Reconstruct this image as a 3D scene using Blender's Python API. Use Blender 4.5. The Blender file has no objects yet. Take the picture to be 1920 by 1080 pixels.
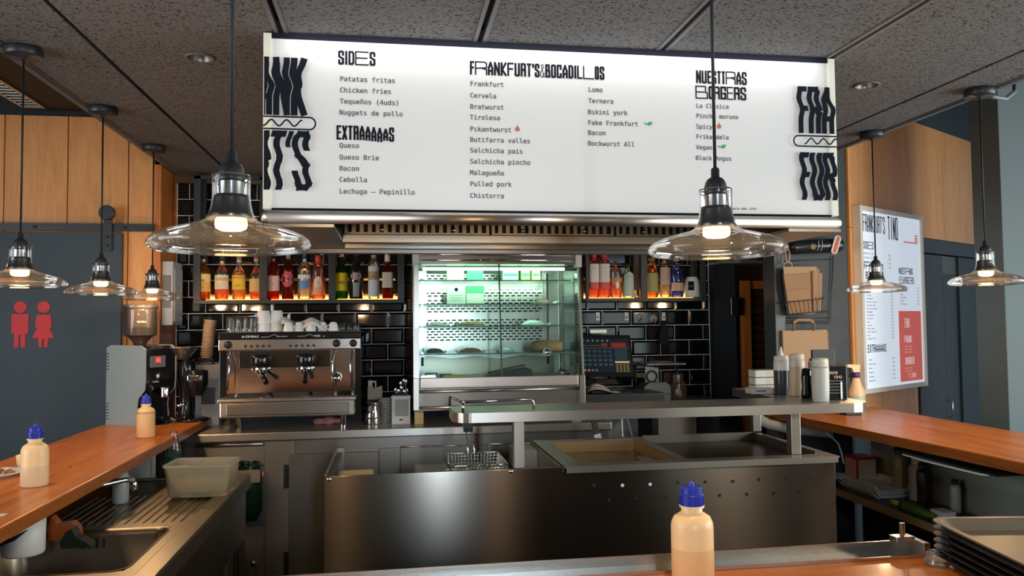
import bpy, bmesh, math, random, os
from mathutils import Vector, Matrix
random.seed(7)
PI = math.pi
scene = bpy.context.scene
COL = scene.collection

# ------------------------------------------------------------------ camera, world, lights, exposure
CF, CYAW, CPIT, CROL = 1466.0, math.radians(8.946), math.radians(2.482), math.radians(-0.553)
CPOS = Vector((0, 0, 1.57))
_f = Vector((math.sin(CYAW)*math.cos(CPIT), math.cos(CYAW)*math.cos(CPIT), math.sin(CPIT)))
_r = Vector((math.cos(CYAW), -math.sin(CYAW), 0)); _u = _r.cross(_f)
_r2 = math.cos(CROL)*_r + math.sin(CROL)*_u; _u2 = _r2.cross(_f)
cam = bpy.data.cameras.new('camera'); cam.sensor_width = 36; cam.lens = 36*CF/1920
cam.clip_start = 0.02; cam.clip_end = 60
camo = bpy.data.objects.new('camera', cam); COL.objects.link(camo)
_m = Matrix((_r2, _u2, -_f)).transposed().to_4x4(); _m.translation = CPOS
camo.matrix_world = _m
scene.camera = camo
scene.view_settings.view_transform = 'Standard'; scene.view_settings.look = 'None'
scene.view_settings.gamma = 1.0; scene.view_settings.use_curve_mapping = False
scene.view_settings.exposure = 0.22
scene.cycles.max_bounces = 8; scene.cycles.transparent_max_bounces = 24
scene.cycles.caustics_reflective = False; scene.cycles.caustics_refractive = False
scene.cycles.use_denoising = True
scene.cycles.sample_clamp_indirect = 4.0

world = bpy.data.worlds.new('world'); scene.world = world; world.use_nodes = True
_bg = world.node_tree.nodes['Background']; _bg.inputs[0].default_value = (0.62, 0.78, 1.0, 1); _bg.inputs[1].default_value = 0.6

def area(name, loc, rot, sx, sy, power, color):
    l = bpy.data.lights.new(name, 'AREA'); l.shape = 'RECTANGLE'; l.size = sx; l.size_y = sy; l.energy = power; l.color = color
    o = bpy.data.objects.new(name, l); o.location = loc; o.rotation_euler = rot; COL.objects.link(o); return o
DAY = (0.86, 0.94, 1.0)
# daylight: two shop windows behind the camera, a long side window on the right and one on the left
WIN = [(0.48, 0.86), (3.3, 4.6)]
area('window_daylight', (.60, -3.42, 1.95), (math.radians(84), 0, 0), .22, 1.5, 72, (.66,.84,1.0))
area('window_daylight', (3.95, -3.42, 1.55), (PI/2, 0, 0), 1.2, 2.1, 10, (.80,.96,.88))
area('side_window_daylight', (4.93, 0.9, 1.6), (PI/2, 0, PI/2), 3.6, 2.1, 190, (0.88, 0.97, 0.96))
area('left_window_daylight', (-3.93, 0.6, 1.6), (PI/2, 0, -PI/2), 3.0, 2.0, 110, DAY)
# warm ceiling lamps of the room behind the camera
for lx, lp in ((-2.0, 34), (-.08, 46), (2.2, 34), (3.9, 34)):
    area('room_ceiling_lamp', (lx, -2.2, 3.12), (math.radians(14), 0, 0), .42, .9, lp, (1.0, .80, .58))

# ------------------------------------------------------------------ helpers
def at(px, py, ax, v):
    d = _f + _r2*((px-960)/CF) - _u2*((py-540)/CF)
    i = 'XYZ'.index(ax); t = (v-CPOS[i])/d[i]
    return CPOS + d*t
def at_plane(px, py, p0, n):
    d = _f + _r2*((px-960)/CF) - _u2*((py-540)/CF)
    n = Vector(n); t = (Vector(p0)-CPOS).dot(n)/d.dot(n)
    return CPOS + d*t

def link_nodes(m): return m.node_tree.nodes, m.node_tree.links
def mat(name, color=(.5,.5,.5), rough=.5, metal=0.0, spec=.5, emit=None, estr=0, coat=0, aniso=0, trans=0, ior=1.45, alpha=1, sss=0):
    m = bpy.data.materials.new(name); m.use_nodes = True
    b = m.node_tree.nodes['Principled BSDF']
    b.inputs['Base Color'].default_value = (*color, 1); b.inputs['Roughness'].default_value = rough
    b.inputs['Metallic'].default_value = metal; b.inputs['Specular IOR Level'].default_value = spec
    b.inputs['IOR'].default_value = ior
    if emit: b.inputs['Emission Color'].default_value = (*emit, 1); b.inputs['Emission Strength'].default_value = estr
    if coat: b.inputs['Coat Weight'].default_value = coat; b.inputs['Coat Roughness'].default_value = .08
    if trans: b.inputs['Transmission Weight'].default_value = trans
    if sss: b.inputs['Subsurface Weight'].default_value = sss; b.inputs['Subsurface Radius'].default_value = (.02,.012,.006)
    b.inputs['Alpha'].default_value = alpha
    if aniso:
        N, L = link_nodes(m); t = N.new('ShaderNodeTangent'); t.direction_type = 'UV_MAP'
        b.inputs['Anisotropic'].default_value = aniso; b.inputs['Anisotropic Rotation'].default_value = .25
        L.new(t.outputs[0], b.inputs['Tangent'])
    return m
def noise_color(m, c1, c2, scale=(1,1,1), nscale=5, detail=6, lo=.35, hi=.65, coords='Object', bump=0, rough=None, dist=0):
    N, L = link_nodes(m); b = N['Principled BSDF']
    tc = N.new('ShaderNodeTexCoord'); mp = N.new('ShaderNodeMapping'); mp.inputs['Scale'].default_value = scale
    no = N.new('ShaderNodeTexNoise'); no.inputs['Scale'].default_value = nscale; no.inputs['Detail'].default_value = detail
    no.inputs['Distortion'].default_value = dist
    cr = N.new('ShaderNodeValToRGB'); cr.color_ramp.elements[0].position = lo; cr.color_ramp.elements[1].position = hi
    cr.color_ramp.elements[0].color = (*c1, 1); cr.color_ramp.elements[1].color = (*c2, 1)
    L.new(tc.outputs[coords], mp.inputs[0]); L.new(mp.outputs[0], no.inputs['Vector']); L.new(no.outputs[0], cr.inputs[0])
    L.new(cr.outputs[0], b.inputs['Base Color'])
    if bump:
        bp = N.new('ShaderNodeBump'); bp.inputs['Strength'].default_value = bump; bp.inputs['Distance'].default_value = .002
        L.new(no.outputs[0], bp.inputs['Height']); L.new(bp.outputs[0], b.inputs['Normal'])
    if rough:
        mr = N.new('ShaderNodeMapRange'); mr.inputs['To Min'].default_value = rough[0]; mr.inputs['To Max'].default_value = rough[1]
        L.new(no.outputs[0], mr.inputs[0]); L.new(mr.outputs[0], b.inputs['Roughness'])
    return m
def wood(name, c1, c2, c3, scale, rough=.4, coat=0, var=True, bump=.1):
    """stretched noise grain; scale is the stretch per axis; each object gets its own offset"""
    m = mat(name, c1, rough, coat=coat); N, L = link_nodes(m); b = N['Principled BSDF']
    tc = N.new('ShaderNodeTexCoord'); oi = N.new('ShaderNodeObjectInfo'); mp = N.new('ShaderNodeMapping'); mp.inputs['Scale'].default_value = scale
    ad = N.new('ShaderNodeVectorMath'); ad.operation = 'ADD'; ml = N.new('ShaderNodeMath'); ml.operation = 'MULTIPLY'; ml.inputs[1].default_value = 13
    L.new(oi.outputs['Random'], ml.inputs[0]); L.new(tc.outputs['Object'], ad.inputs[0]); L.new(ml.outputs[0], ad.inputs[1]); L.new(ad.outputs[0], mp.inputs[0])
    n1 = N.new('ShaderNodeTexNoise'); n1.inputs['Scale'].default_value = 3; n1.inputs['Detail'].default_value = 8; n1.inputs['Distortion'].default_value = 1.2
    n2 = N.new('ShaderNodeTexNoise'); n2.inputs['Scale'].default_value = 26; n2.inputs['Detail'].default_value = 3
    L.new(mp.outputs[0], n1.inputs['Vector']); L.new(mp.outputs[0], n2.inputs['Vector'])
    cr = N.new('ShaderNodeValToRGB'); e = cr.color_ramp.elements; e[0].position = .3; e[0].color = (*c1, 1); e[1].position = .72; e[1].color = (*c3, 1)
    k = e.new(.5); k.color = (*c2, 1)
    L.new(n1.outputs[0], cr.inputs[0])
    mx = N.new('ShaderNodeMix'); mx.data_type = 'RGBA'; mx.blend_type = 'MULTIPLY'; mx.inputs[0].default_value = .28
    c2r = N.new('ShaderNodeValToRGB'); c2r.color_ramp.elements[0].position = .3; c2r.color_ramp.elements[0].color = (.55,.5,.45,1); c2r.color_ramp.elements[1].position = .6
    L.new(n2.outputs[0], c2r.inputs[0]); L.new(cr.outputs[0], mx.inputs[6]); L.new(c2r.outputs[0], mx.inputs[7])
    L.new(mx.outputs[2], b.inputs['Base Color'])
    return m
def thin_glass(name, tint=(1,1,1), refl=1.0, body=0.0, bodycol=(.8,.8,.8), rough=.02):
    """a thin clear wall: transparent with a Fresnel reflection and an optional milky body"""
    m = bpy.data.materials.new(name); m.use_nodes = True; N, L = link_nodes(m); N.clear()
    out = N.new('ShaderNodeOutputMaterial'); tr = N.new('ShaderNodeBsdfTransparent'); tr.inputs[0].default_value = (*tint, 1)
    gl = N.new('ShaderNodeBsdfGlossy'); gl.inputs['Roughness'].default_value = rough
    fr = N.new('ShaderNodeFresnel'); fr.inputs[0].default_value = 1.5
    mu = N.new('ShaderNodeMath'); mu.operation = 'MULTIPLY'; mu.inputs[1].default_value = refl; mu.use_clamp = True
    mx = N.new('ShaderNodeMixShader'); L.new(fr.outputs[0], mu.inputs[0]); L.new(mu.outputs[0], mx.inputs[0])
    src = tr
    if body:
        df = N.new('ShaderNodeBsdfDiffuse'); df.inputs[0].default_value = (*bodycol, 1)
        tl = N.new('ShaderNodeBsdfTranslucent'); tl.inputs[0].default_value = (*bodycol, 1)
        a = N.new('ShaderNodeMixShader'); a.inputs[0].default_value = .6; L.new(df.outputs[0], a.inputs[1]); L.new(tl.outputs[0], a.inputs[2])
        c = N.new('ShaderNodeMixShader'); c.inputs[0].default_value = body; L.new(tr.outputs[0], c.inputs[1]); L.new(a.outputs[0], c.inputs[2]); src = c
    L.new(src.outputs[0], mx.inputs[1]); L.new(gl.outputs[0], mx.inputs[2]); L.new(mx.outputs[0], out.inputs[0])
    return m

class MB:
    """collects shapes; build() links them as one mesh object"""
    def __init__(s): s.bm = bmesh.new(); s.smooth_from = None
    def box(s, x0, x1, y0, y1, z0, z1, bev=0):
        r = bmesh.ops.create_cube(s.bm, size=1); vs = r['verts']
        for v in vs: v.co = Vector(((x0+x1)/2+v.co.x*(x1-x0), (y0+y1)/2+v.co.y*(y1-y0), (z0+z1)/2+v.co.z*(z1-z0)))
        if bev:
            es = list({e for v in vs for e in v.link_edges}); bmesh.ops.bevel(s.bm, geom=es, offset=bev, segments=2, affect='EDGES', profile=.6)
        return s
    def lathe(s, prof, c=(0,0,0), seg=24, axis='Z', sx=1, sy=1, smooth=True, sq=0):
        """prof: list of (r, h) from one end to the other"""
        c = Vector(c); rings = []
        for r, h in prof:
            ring = []
            if r < 1e-6:
                p = Vector((0, 0, h)); ring = [s.bm.verts.new(s._ax(p, axis)+c)]
            else:
                for k in range(seg):
                    a = 2*PI*k/seg; ca, sa = math.cos(a), math.sin(a)
                    if sq:   # squarish cross-section
                        q = (abs(ca)**sq+abs(sa)**sq)**(-1/sq); ca *= q; sa *= q
                    ring.append(s.bm.verts.new(s._ax(Vector((r*ca*sx, r*sa*sy, h)), axis)+c))
            rings.append(ring)
        for A, B in zip(rings, rings[1:]):
            for k in range(seg):
                k2 = (k+1) % seg
                if len(A) == 1 and len(B) == 1: continue
                if len(A) == 1: f = [A[0], B[k2], B[k]]
                elif len(B) == 1: f = [A[k], A[k2], B[0]]
                else: f = [A[k], A[k2], B[k2], B[k]]
                try: fc = s.bm.faces.new(f); fc.smooth = smooth
                except ValueError: pass
        return s
    def _ax(s, p, axis):
        if axis == 'Z': return p
        if axis == 'Y': return Vector((p.x, p.z, p.y))
        return Vector((p.z, p.x, p.y))
    def cyl(s, c, r, h, axis='Z', seg=16, bev=0):
        b = min(bev, r*.5, h*.5)
        if b: return s.lathe([(0,0),(r-b,0),(r,b),(r,h-b),(r-b,h),(0,h)], c, seg, axis, smooth=False)
        return s.lathe([(0,0),(r,0),(r,h),(0,h)], c, seg, axis, smooth=False)
    def tube(s, pts, r, seg=8, cap=True, closed=False, smooth=True):
        pts = [Vector(p) for p in pts]; n = len(pts); rings = []; up = None
        for i, p in enumerate(pts):
            if closed: t = (pts[(i+1) % n]-pts[i-1])
            else: t = (pts[min(i+1, n-1)]-pts[max(i-1, 0)])
            t = t.normalized()
            if up is None: up = Vector((0,0,1)) if abs(t.z) < .9 else Vector((0,1,0))
            a = t.cross(up); a = a.normalized() if a.length > 1e-5 else Vector((1,0,0)); b2 = a.cross(t); up = b2
            rr = r[i] if isinstance(r, (list, tuple)) else r
            rings.append([s.bm.verts.new(p+a*rr*math.cos(2*PI*k/seg)+b2*rr*math.sin(2*PI*k/seg)) for k in range(seg)])
        m = n if closed else n-1
        for i in range(m):
            A, B = rings[i], rings[(i+1) % n]
            for k in range(seg):
                f = s.bm.faces.new([A[k], A[(k+1) % seg], B[(k+1) % seg], B[k]]); f.smooth = smooth
        if cap and not closed:
            s.bm.faces.new(rings[0]); s.bm.faces.new(rings[-1])
        return s
    def prism(s, poly, a0, a1, plane='XZ'):
        """extrude a 2-D outline; plane XZ extrudes along Y, XY along Z, YZ along X"""
        def mk(u, v, w):
            return {'XZ': (u, w, v), 'XY': (u, v, w), 'YZ': (w, u, v)}[plane]
        A = [s.bm.verts.new(mk(u, v, a0)) for u, v in poly]; B = [s.bm.verts.new(mk(u, v, a1)) for u, v in poly]
        n = len(poly)
        for k in range(n): s.bm.faces.new([A[k], A[(k+1) % n], B[(k+1) % n], B[k]])
        s.bm.faces.new(A); s.bm.faces.new(B)
        return s
    def quad(s, *p):
        s.bm.faces.new([s.bm.verts.new(q) for q in p]); return s
    def beam(s, p, q, w, h):
        """a bar of section w x h from p to q"""
        p, q = Vector(p), Vector(q); t = (q-p).normalized(); up = Vector((0,0,1)) if abs(t.z) < .95 else Vector((0,1,0))
        a = t.cross(up).normalized()*w/2; b = a.cross(t).normalized()*h/2
        A = [s.bm.verts.new(p+i*a+j*b) for i, j in ((-1,-1),(1,-1),(1,1),(-1,1))]; B = [s.bm.verts.new(q+i*a+j*b) for i, j in ((-1,-1),(1,-1),(1,1),(-1,1))]
        for k in range(4): s.bm.faces.new([A[k], A[(k+1) % 4], B[(k+1) % 4], B[k]])
        s.bm.faces.new(A); s.bm.faces.new(B); return s
    def xf(s, M):
        bmesh.ops.transform(s.bm, matrix=M, verts=s.bm.verts); return s
    def build(s, name, m, parent=None, loc=None, rot=None):
        bmesh.ops.recalc_face_normals(s.bm, faces=s.bm.faces)
        me = bpy.data.meshes.new(name)
        uv = s.bm.loops.layers.uv.new('UVMap')
        for f in s.bm.faces:
            n = f.normal; ax, ay, az = abs(n.x), abs(n.y), abs(n.z)
            for l in f.loops:
                c = l.vert.co
                l[uv].uv = (c.x, c.z) if ay >= ax and ay >= az else ((c.y, c.z) if ax >= az else (c.x, c.y))
        s.bm.to_mesh(me); s.bm.free()
        me.materials.append(m)
        return obj(name, me, parent, loc, rot)
def obj(name, me, parent=None, loc=None, rot=None):
    o = bpy.data.objects.new(name, me); COL.objects.link(o)
    if parent: o.parent = parent
    if loc is not None: o.location = loc
    if rot is not None: o.rotation_euler = rot
    return o
def tag(o, label=None, cat=None, group=None, kind=None):
    if label: o['label'] = label
    if cat: o['category'] = cat
    if group: o['group'] = group
    if kind: o['kind'] = kind
    return o
def thing(name, label, cat, loc=(0,0,0), rotz=0, group=None):
    o = bpy.data.objects.new(name, None); COL.objects.link(o); o.location = loc; o.rotation_euler = (0,0,rotz); o.empty_display_size = .05
    return tag(o, label, cat, group)
def struct(o): o['kind'] = 'structure'; return o
KIDS = {}
def copy_tree(o, label=None, loc=None, rotz=None, parent=None):
    c = o.copy(); COL.objects.link(c); c.parent = parent
    if label: c['label'] = label
    if loc is not None: c.location = loc
    if rotz is not None: c.rotation_euler = (0,0,rotz)
    for ch in list(o.children): copy_tree(ch, parent=c)
    return c
def piece(name, me, parent, loc, rot=None): return obj(name, me, parent, loc, rot)
def boxmesh(name, sx, sy, sz, m, bev=0):
    b = MB().box(-sx/2, sx/2, -sy/2, sy/2, -sz/2, sz/2, bev); o = b.build(name, m); me = o.data; bpy.data.objects.remove(o); return me

# ---- lettering
def _font(fn):
    for d in (bpy.utils.resource_path('LOCAL'), bpy.utils.resource_path('SYSTEM')):
        p = os.path.join(d or '', 'datafiles', 'fonts', fn)
        if os.path.exists(p):
            try: return bpy.data.fonts.load(p)
            except Exception: pass
    return None
MONO = _font('DejaVuSansMono.woff2'); SANS = _font('Inter.woff2')
def text_bm(lines, M, bm=None, font=None, extr=0):
    """lines: (string, x, y, size[, xscale][, align]); M places the x-y sheet of letters in space"""
    bm = bm or bmesh.new()
    for ln in lines:
        t, x, y, sz = ln[:4]; xs = ln[4] if len(ln) > 4 else 1; al = ln[5] if len(ln) > 5 else 'LEFT'
        cu = bpy.data.curves.new('t', 'FONT'); cu.body = t; cu.size = sz; cu.align_x = al; cu.resolution_u = 2; cu.offset = sz*.012
        if font: cu.font = font
        o = bpy.data.objects.new('t', cu); COL.objects.link(o)
        dg = bpy.context.evaluated_depsgraph_get(); me = bpy.data.meshes.new_from_object(o.evaluated_get(dg))
        me.transform(M @ Matrix.Translation((x, y, 0)) @ Matrix.Diagonal((xs, 1, 1, 1))); bm.from_mesh(me)
        bpy.data.objects.remove(o); bpy.data.curves.remove(cu); bpy.data.meshes.remove(me)
    return bm
def lettering(name, m, parent, M, lines=(), font=None, strokes=None):
    b = MB()
    if lines: text_bm(lines, M, b.bm, font)
    if strokes:
        for qi, q in enumerate(strokes):
            ar = sum(q[i][0]*q[(i+1)%len(q)][1]-q[(i+1)%len(q)][0]*q[i][1] for i in range(len(q)))
            if ar < 0: q = q[::-1]
            vs = [b.bm.verts.new(M @ Vector((x, y, 3e-6*qi))) for x, y in q]
            b.bm.faces.new(vs)
    bm = b.bm; me = bpy.data.meshes.new(name); bm.to_mesh(me); bm.free(); me.materials.append(m)
    o = obj(name, me, parent); o['kind'] = 'stuff'; return o
GL = {
 'A': [[(0,0),(0,.55),(.5,1),(1,.55),(1,0)],[(0,.3),(1,.3)]], 'B': [[(0,0),(0,1),(.85,1),(.85,.52),(0,.52)],[(.85,.52),(1,.45),(1,0),(0,0)]],
 'C': [[(1,.72),(1,1),(0,1),(0,0),(1,0),(1,.28)]], 'D': [[(0,0),(0,1),(.7,1),(1,.88),(1,.12),(.7,0),(0,0)]],
 'E': [[(1,1),(0,1),(0,0),(1,0)],[(0,.52),(.9,.52)]], 'F': [[(1,1),(0,1),(0,0)],[(0,.54),(.85,.54)]],
 'G': [[(1,.74),(1,1),(0,1),(0,0),(1,0),(1,.46),(.55,.46)]], 'I': [[(.5,0),(.5,1)]], 'K': [[(0,0),(0,1)],[(1,1),(.15,.45),(1,0)]],
 'L': [[(0,1),(0,0),(1,0)]], 'N': [[(0,0),(0,1),(1,0),(1,1)]], 'O': [[(0,.08),(0,.92),(.2,1),(.8,1),(1,.92),(1,.08),(.8,0),(.2,0),(0,.08)]],
 'R': [[(0,0),(0,1),(.8,1),(1,.92),(1,.55),(0,.48)],[(.6,.5),(1,.4),(1,0)]], 'S': [[(1,.74),(1,.93),(.8,1),(.2,1),(0,.93),(0,.6),(1,.4),(1,.07),(.8,0),(.2,0),(0,.07),(0,.26)]],
 'T': [[(0,1),(1,1)],[(.5,1),(.5,0)]], 'U': [[(0,1),(0,.08),(.2,0),(.8,0),(1,.08),(1,1)]], 'X': [[(0,0),(1,1)],[(0,1),(1,0)]],
 "'": [[(.5,1),(.4,.78)]], '&': [[(1,.3),(.6,0),(.2,0),(0,.15),(0,.35),(.8,.75),(.7,.95),(.4,1),(.2,.85),(1,0)]], 'H': [[(0,0),(0,1)],[(1,0),(1,1)],[(0,.5),(1,.5)]],
 'V': [[(0,1),(.5,0),(1,1)]], 'P': [[(0,0),(0,1),(1,1),(1,.48),(0,.48)]],
}
def stroke_text(items, x, y, h, gap, wave=None, n=1, clip=None):
    """items: (char, width, stroke[, dy, hscale]); returns quads; letters run right from x"""
    qs = []
    for it in items:
        ch, w, t = it[:3]; dy = it[3] if len(it) > 3 else 0; hs = it[4] if len(it) > 4 else 1
        tt = t/2; hh = h*hs
        for pl in GL.get(ch, []):
            P = [(x+tt+u*(w-2*tt), y+dy+tt+v*(hh-2*tt)) for u, v in pl]
            for (ax, ay), (bx, by) in zip(P, P[1:]):
                L = math.hypot(bx-ax, by-ay)
                if L < 1e-6: continue
                tx, ty = (bx-ax)/L*tt, (by-ay)/L*tt; tw = tt
                ax2, ay2, bx2, by2 = ax-tx*.9, ay-ty*.9, bx+tx*.9, by+ty*.9
                for k in range(n):
                    f0, f1 = k/n, (k+1)/n
                    q = []
                    for f, sg in ((f0, -1), (f1, -1), (f1, 1), (f0, 1)):
                        X = ax2+(bx2-ax2)*f - ty*sg; Y = ay2+(by2-ay2)*f + tx*sg
                        if wave: X += wave(Y)
                        if clip: X = min(max(X, clip[0]), clip[1])
                        q.append((X, Y))
                    if abs((q[0][0]-q[2][0])*(q[1][1]-q[3][1])-(q[1][0]-q[3][0])*(q[0][1]-q[2][1])) > 1e-9: qs.append(q)
        x += w+gap
    return qs
def front_M(x, y, z): return Matrix(((1,0,0,x),(0,0,-1,y),(0,1,0,z),(0,0,0,1)))   # letters facing -Y

# ------------------------------------------------------------------ materials
M = {}
M['ceil'] = noise_color(mat('speckled_charcoal_panel', rough=.75), (.014,.014,.016), (.165,.165,.168), scale=(1,1.5,1), nscale=105, detail=3, lo=.385, hi=.45, bump=.3)
M['ceil_lip'] = mat('grey_panel_edge', (.13,.13,.14), .45)
M['black'] = mat('matt_black', (.012,.012,.013), .6)
M['blackgloss'] = mat('gloss_black', (.01,.01,.011), .12)
M['blackmetal'] = mat('black_painted_metal', (.022,.024,.026), .4, spec=.5)
M['upper'] = mat('dark_upper_paint', (.018,.024,.026), .8)
M['teal'] = noise_color(mat('dark_teal_paint', rough=.6), (.017,.030,.034), (.024,.040,.045), nscale=3)
M['tealdoor'] = noise_color(mat('blue_grey_door_laminate', rough=.55), (.032,.050,.064), (.038,.058,.074), nscale=4)
M['charcoal'] = noise_color(mat('charcoal_wall_paint', rough=.6), (.028,.034,.036), (.038,.044,.046), nscale=6)
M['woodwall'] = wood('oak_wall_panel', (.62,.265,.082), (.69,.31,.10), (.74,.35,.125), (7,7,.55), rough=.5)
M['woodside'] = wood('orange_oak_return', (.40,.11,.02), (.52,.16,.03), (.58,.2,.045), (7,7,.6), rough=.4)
M['counter'] = wood('varnished_counter_wood', (.47,.120,.012), (.64,.185,.022), (.74,.245,.036), (6,.6,6), rough=.32, coat=.05)
M['counterx'] = wood('varnished_counter_wood_across', (.47,.120,.012), (.64,.185,.022), (.74,.245,.036), (.6,6,6), rough=.32, coat=.05)
M['counteredge'] = wood('varnished_counter_edge', (.22,.055,.010), (.32,.085,.014), (.38,.11,.02), (1,1,10), rough=.35)
M['tile'] = mat('black_glazed_tile', (.006,.007,.008), .06, spec=.7)
M['grout'] = mat('pale_grout', (.80,.79,.77), .9)
M['steel'] = mat('brushed_steel', (.50,.45,.39), .33, 1.0, aniso=.75)
M['steelpanel'] = mat('brushed_steel_sheet', (.31,.265,.22), .25, 1.0, aniso=1.0)
M['steeldark'] = mat('smoky_brushed_steel', (.27,.235,.20), .36, 1.0, aniso=.6)
M['sinksteel'] = mat('warm_dull_sink_steel', (.33,.275,.20), .34, 1.0); M['chrome'] = mat('polished_chrome', (.72,.72,.72), .08, 1.0)
M['alu'] = mat('anodised_aluminium', (.60,.58,.54), .25, 1.0)
M['floor'] = noise_color(mat('dark_floor', rough=.4), (.03,.028,.026), (.05,.047,.043), nscale=8)
M['white'] = mat('white_plastic', (.78,.78,.76), .4)
M['cream'] = mat('cream_plastic', (.80,.77,.66), .45)
M['red'] = mat('red_print', (.62,.04,.045), .6)
M['ink'] = mat('black_print', (.014,.016,.024), .9, spec=.05)
# ================================================================== the room
RX0, RX1, RY0, RY1 = -4.0, 5.0, -3.5, 5.2
struct(MB().box(RX0, RX1+2, RY0, RY1+2.2, -.05, 0).build('floor', M['floor']))
struct(MB().box(RX0, RX1+2, RY0, RY1+2.2, 3.2, 3.25).build('ceiling_upper', M['upper']))
# wall behind the camera: piers and bands round the three shop windows
brwall = noise_color(mat('warm_brown_room_wall', rough=.7), (.10,.06,.035), (.13,.08,.045), nscale=4)
wb = struct(MB().box(RX0, RX1, RY0-.15, RY0, 0, .35).box(RX0, RX1, RY0-.15, RY0, 2.75, 3.2)
    .box(RX0, .48, RY0-.15, RY0, .35, 2.75).box(.86, 3.3, RY0-.15, RY0, .35, 2.75).box(4.6, RX1, RY0-.15, RY0, .35, 2.75).build('wall_front', brwall))
for i, (a, b) in enumerate(WIN):
    w = struct(MB().box(a, a+.05, RY0-.1, RY0-.02, .35, 2.75).box(b-.05, b, RY0-.1, RY0-.02, .35, 2.75).box(a+.05, b-.05, RY0-.1, RY0-.02, .35, .40).box(a+.05, b-.05, RY0-.1, RY0-.02, 2.70, 2.75).build('window_%d' % (i+1), M['blackmetal']))
struct(MB().box(RX1, RX1+.15, RY0, 3.8, 0, 3.2).build('wall_right', brwall))
struct(MB().box(RX0-.15, RX0, RY0, 4.9, 0, 3.2).build('wall_left', brwall))

# ---- left end wall: oak panels above a sliding door
WLY = 4.75
struct(MB().box(RX0, -1.335, WLY+.02, WLY+.14, 0, 3.2).build('wall_back_left', M['upper']))
wl = bpy.data.objects['wall_back_left']
xs = [-3.45, -3.12, -2.79, -2.465, -2.135, -1.803, -1.478, -1.335]
for a, b in zip(xs, xs[1:]):
    MB().box(a+.003, b-.003, WLY, WLY+.018, 1.0, 2.765, .0015).build('panel', M['woodwall'], wl)
# return towards the tiled wall
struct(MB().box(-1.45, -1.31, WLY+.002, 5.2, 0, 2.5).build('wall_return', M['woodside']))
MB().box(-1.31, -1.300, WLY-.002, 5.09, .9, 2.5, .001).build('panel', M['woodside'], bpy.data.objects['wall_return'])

# sliding barn door
dr = thing('sliding_door', 'blue-grey sliding restroom door with two red figures, hung from a black rail', 'door', (-1.95, WLY-.03, 0))
MB().box(-1.5, .455, -.02, .02, .02, 2.095, .003).build('leaf', M['tealdoor'], dr)
def figure(cx, skirt):
    q = MB(); z0, k = 1.455, .2565
    def V(u, v): return (cx+u*k, z0+v*k)
    pts = [V(.125*math.cos(2*PI*i/20), .87+.125*math.sin(2*PI*i/20)) for i in range(20)]
    q.prism(pts, -.024, -.0205)
    if skirt: body = [(-.14,.70),(.14,.70),(.17,.42),(.12,.42),(.22,.20),(.10,.20),(.09,0),(.02,0),(.02,.18),(-.02,.18),(-.02,0),(-.09,0),(-.10,.20),(-.22,.20),(-.12,.42),(-.17,.42)]
    else: body = [(-.17,.72),(.17,.72),(.17,.30),(.11,.30),(.11,0),(.02,0),(.02,.28),(-.02,.28),(-.02,0),(-.11,0),(-.11,.30),(-.17,.30)]
    q.prism([V(*p) for p in body], -.024, -.0205)
    o = q.build('restroom_figure', M['red'], dr); return o
figure(at(38,600,'Y',WLY-.05).x+1.95, False); figure(at(82,600,'Y',WLY-.05).x+1.95, True)
for hx in (.385, -1.2):
    h = MB().box(hx-.022, hx+.022, -.036, -.021, 1.99, 2.20, .002).build('hanger', M['blackmetal'], dr)
    MB().cyl((hx, -.062, 2.205), .042, .03, 'Y', 24, .004).build('wheel', M['blackmetal'], h)
    b = MB()
    for z in (2.02, 2.07): b.cyl((hx, -.042, z), .008, .006, 'Y', 10)
    b.build('bolt', M['black'], h)
rl = thing('door_rail', 'flat black steel rail bolted across the oak panels above the sliding door', 'rail', (-2.4, WLY-.045, 2.12))
MB().box(-1.1, 1.08, -.006, .006, -.016, .026, .001).build('bar', M['blackmetal'], rl)
for x in (-.75, -.15, .45, .92):
    MB().cyl((x, -.014, .005), .009, .055, 'Y', 10).build('bolt', M['black'], rl)

# ---- tiled wall behind the bar
tw = struct(MB().box(-1.45, 2.2, 5.10, 5.2, 0, 3.2).build('wall_tiled', M['grout']))
PX, PZ = .2031, .1017
def tilemesh(w, h):
    b = MB(); W2, H2, i, d = w/2, h/2, min(.013, w*.3), .0065
    o = [b.bm.verts.new(p) for p in ((-W2,0,-H2),(W2,0,-H2),(W2,0,H2),(-W2,0,H2))]
    m_ = [b.bm.verts.new(p) for p in ((-W2,-.003,-H2),(W2,-.003,-H2),(W2,-.003,H2),(-W2,-.003,H2))]
    n = [b.bm.verts.new(p) for p in ((-W2+i,-d-.003,-H2+i),(W2-i,-d-.003,-H2+i),(W2-i,-d-.003,H2-i),(-W2+i,-d-.003,H2-i))]
    for A, B in ((o, m_), (m_, n)):
        for k in range(4): b.bm.faces.new([A[k], A[(k+1)%4], B[(k+1)%4], B[k]])
    b.bm.faces.new(n)
    ob = b.build('t', M['tile']); me = ob.data; bpy.data.objects.remove(ob); return me
TM = tilemesh(PX-.0045, PZ-.0045); cache = {}
random.seed(3)
for r in range(-7, 9):
    z = 1.640+PZ*(r+.5); off = -1.126 if r % 2 == 0 else -1.0245
    for c in range(-2, 18):
        a, b2 = off+c*PX, off+(c+1)*PX
        a2, b3 = max(a, -1.298), min(b2, 2.17)
        if b3-a2 < .03: continue
        if z > 2.5: continue
        if b3-a2 > PX-.001: me = TM
        else:
            k = round(b3-a2, 3)
            if k not in cache: cache[k] = tilemesh(k-.0045, PZ-.0045)
            me = cache[k]
        o = piece('tile', me, tw, ((a2+b3)/2, 5.100, z), (random.uniform(-.006,.006), 0, random.uniform(-.006,.006)))

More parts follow.
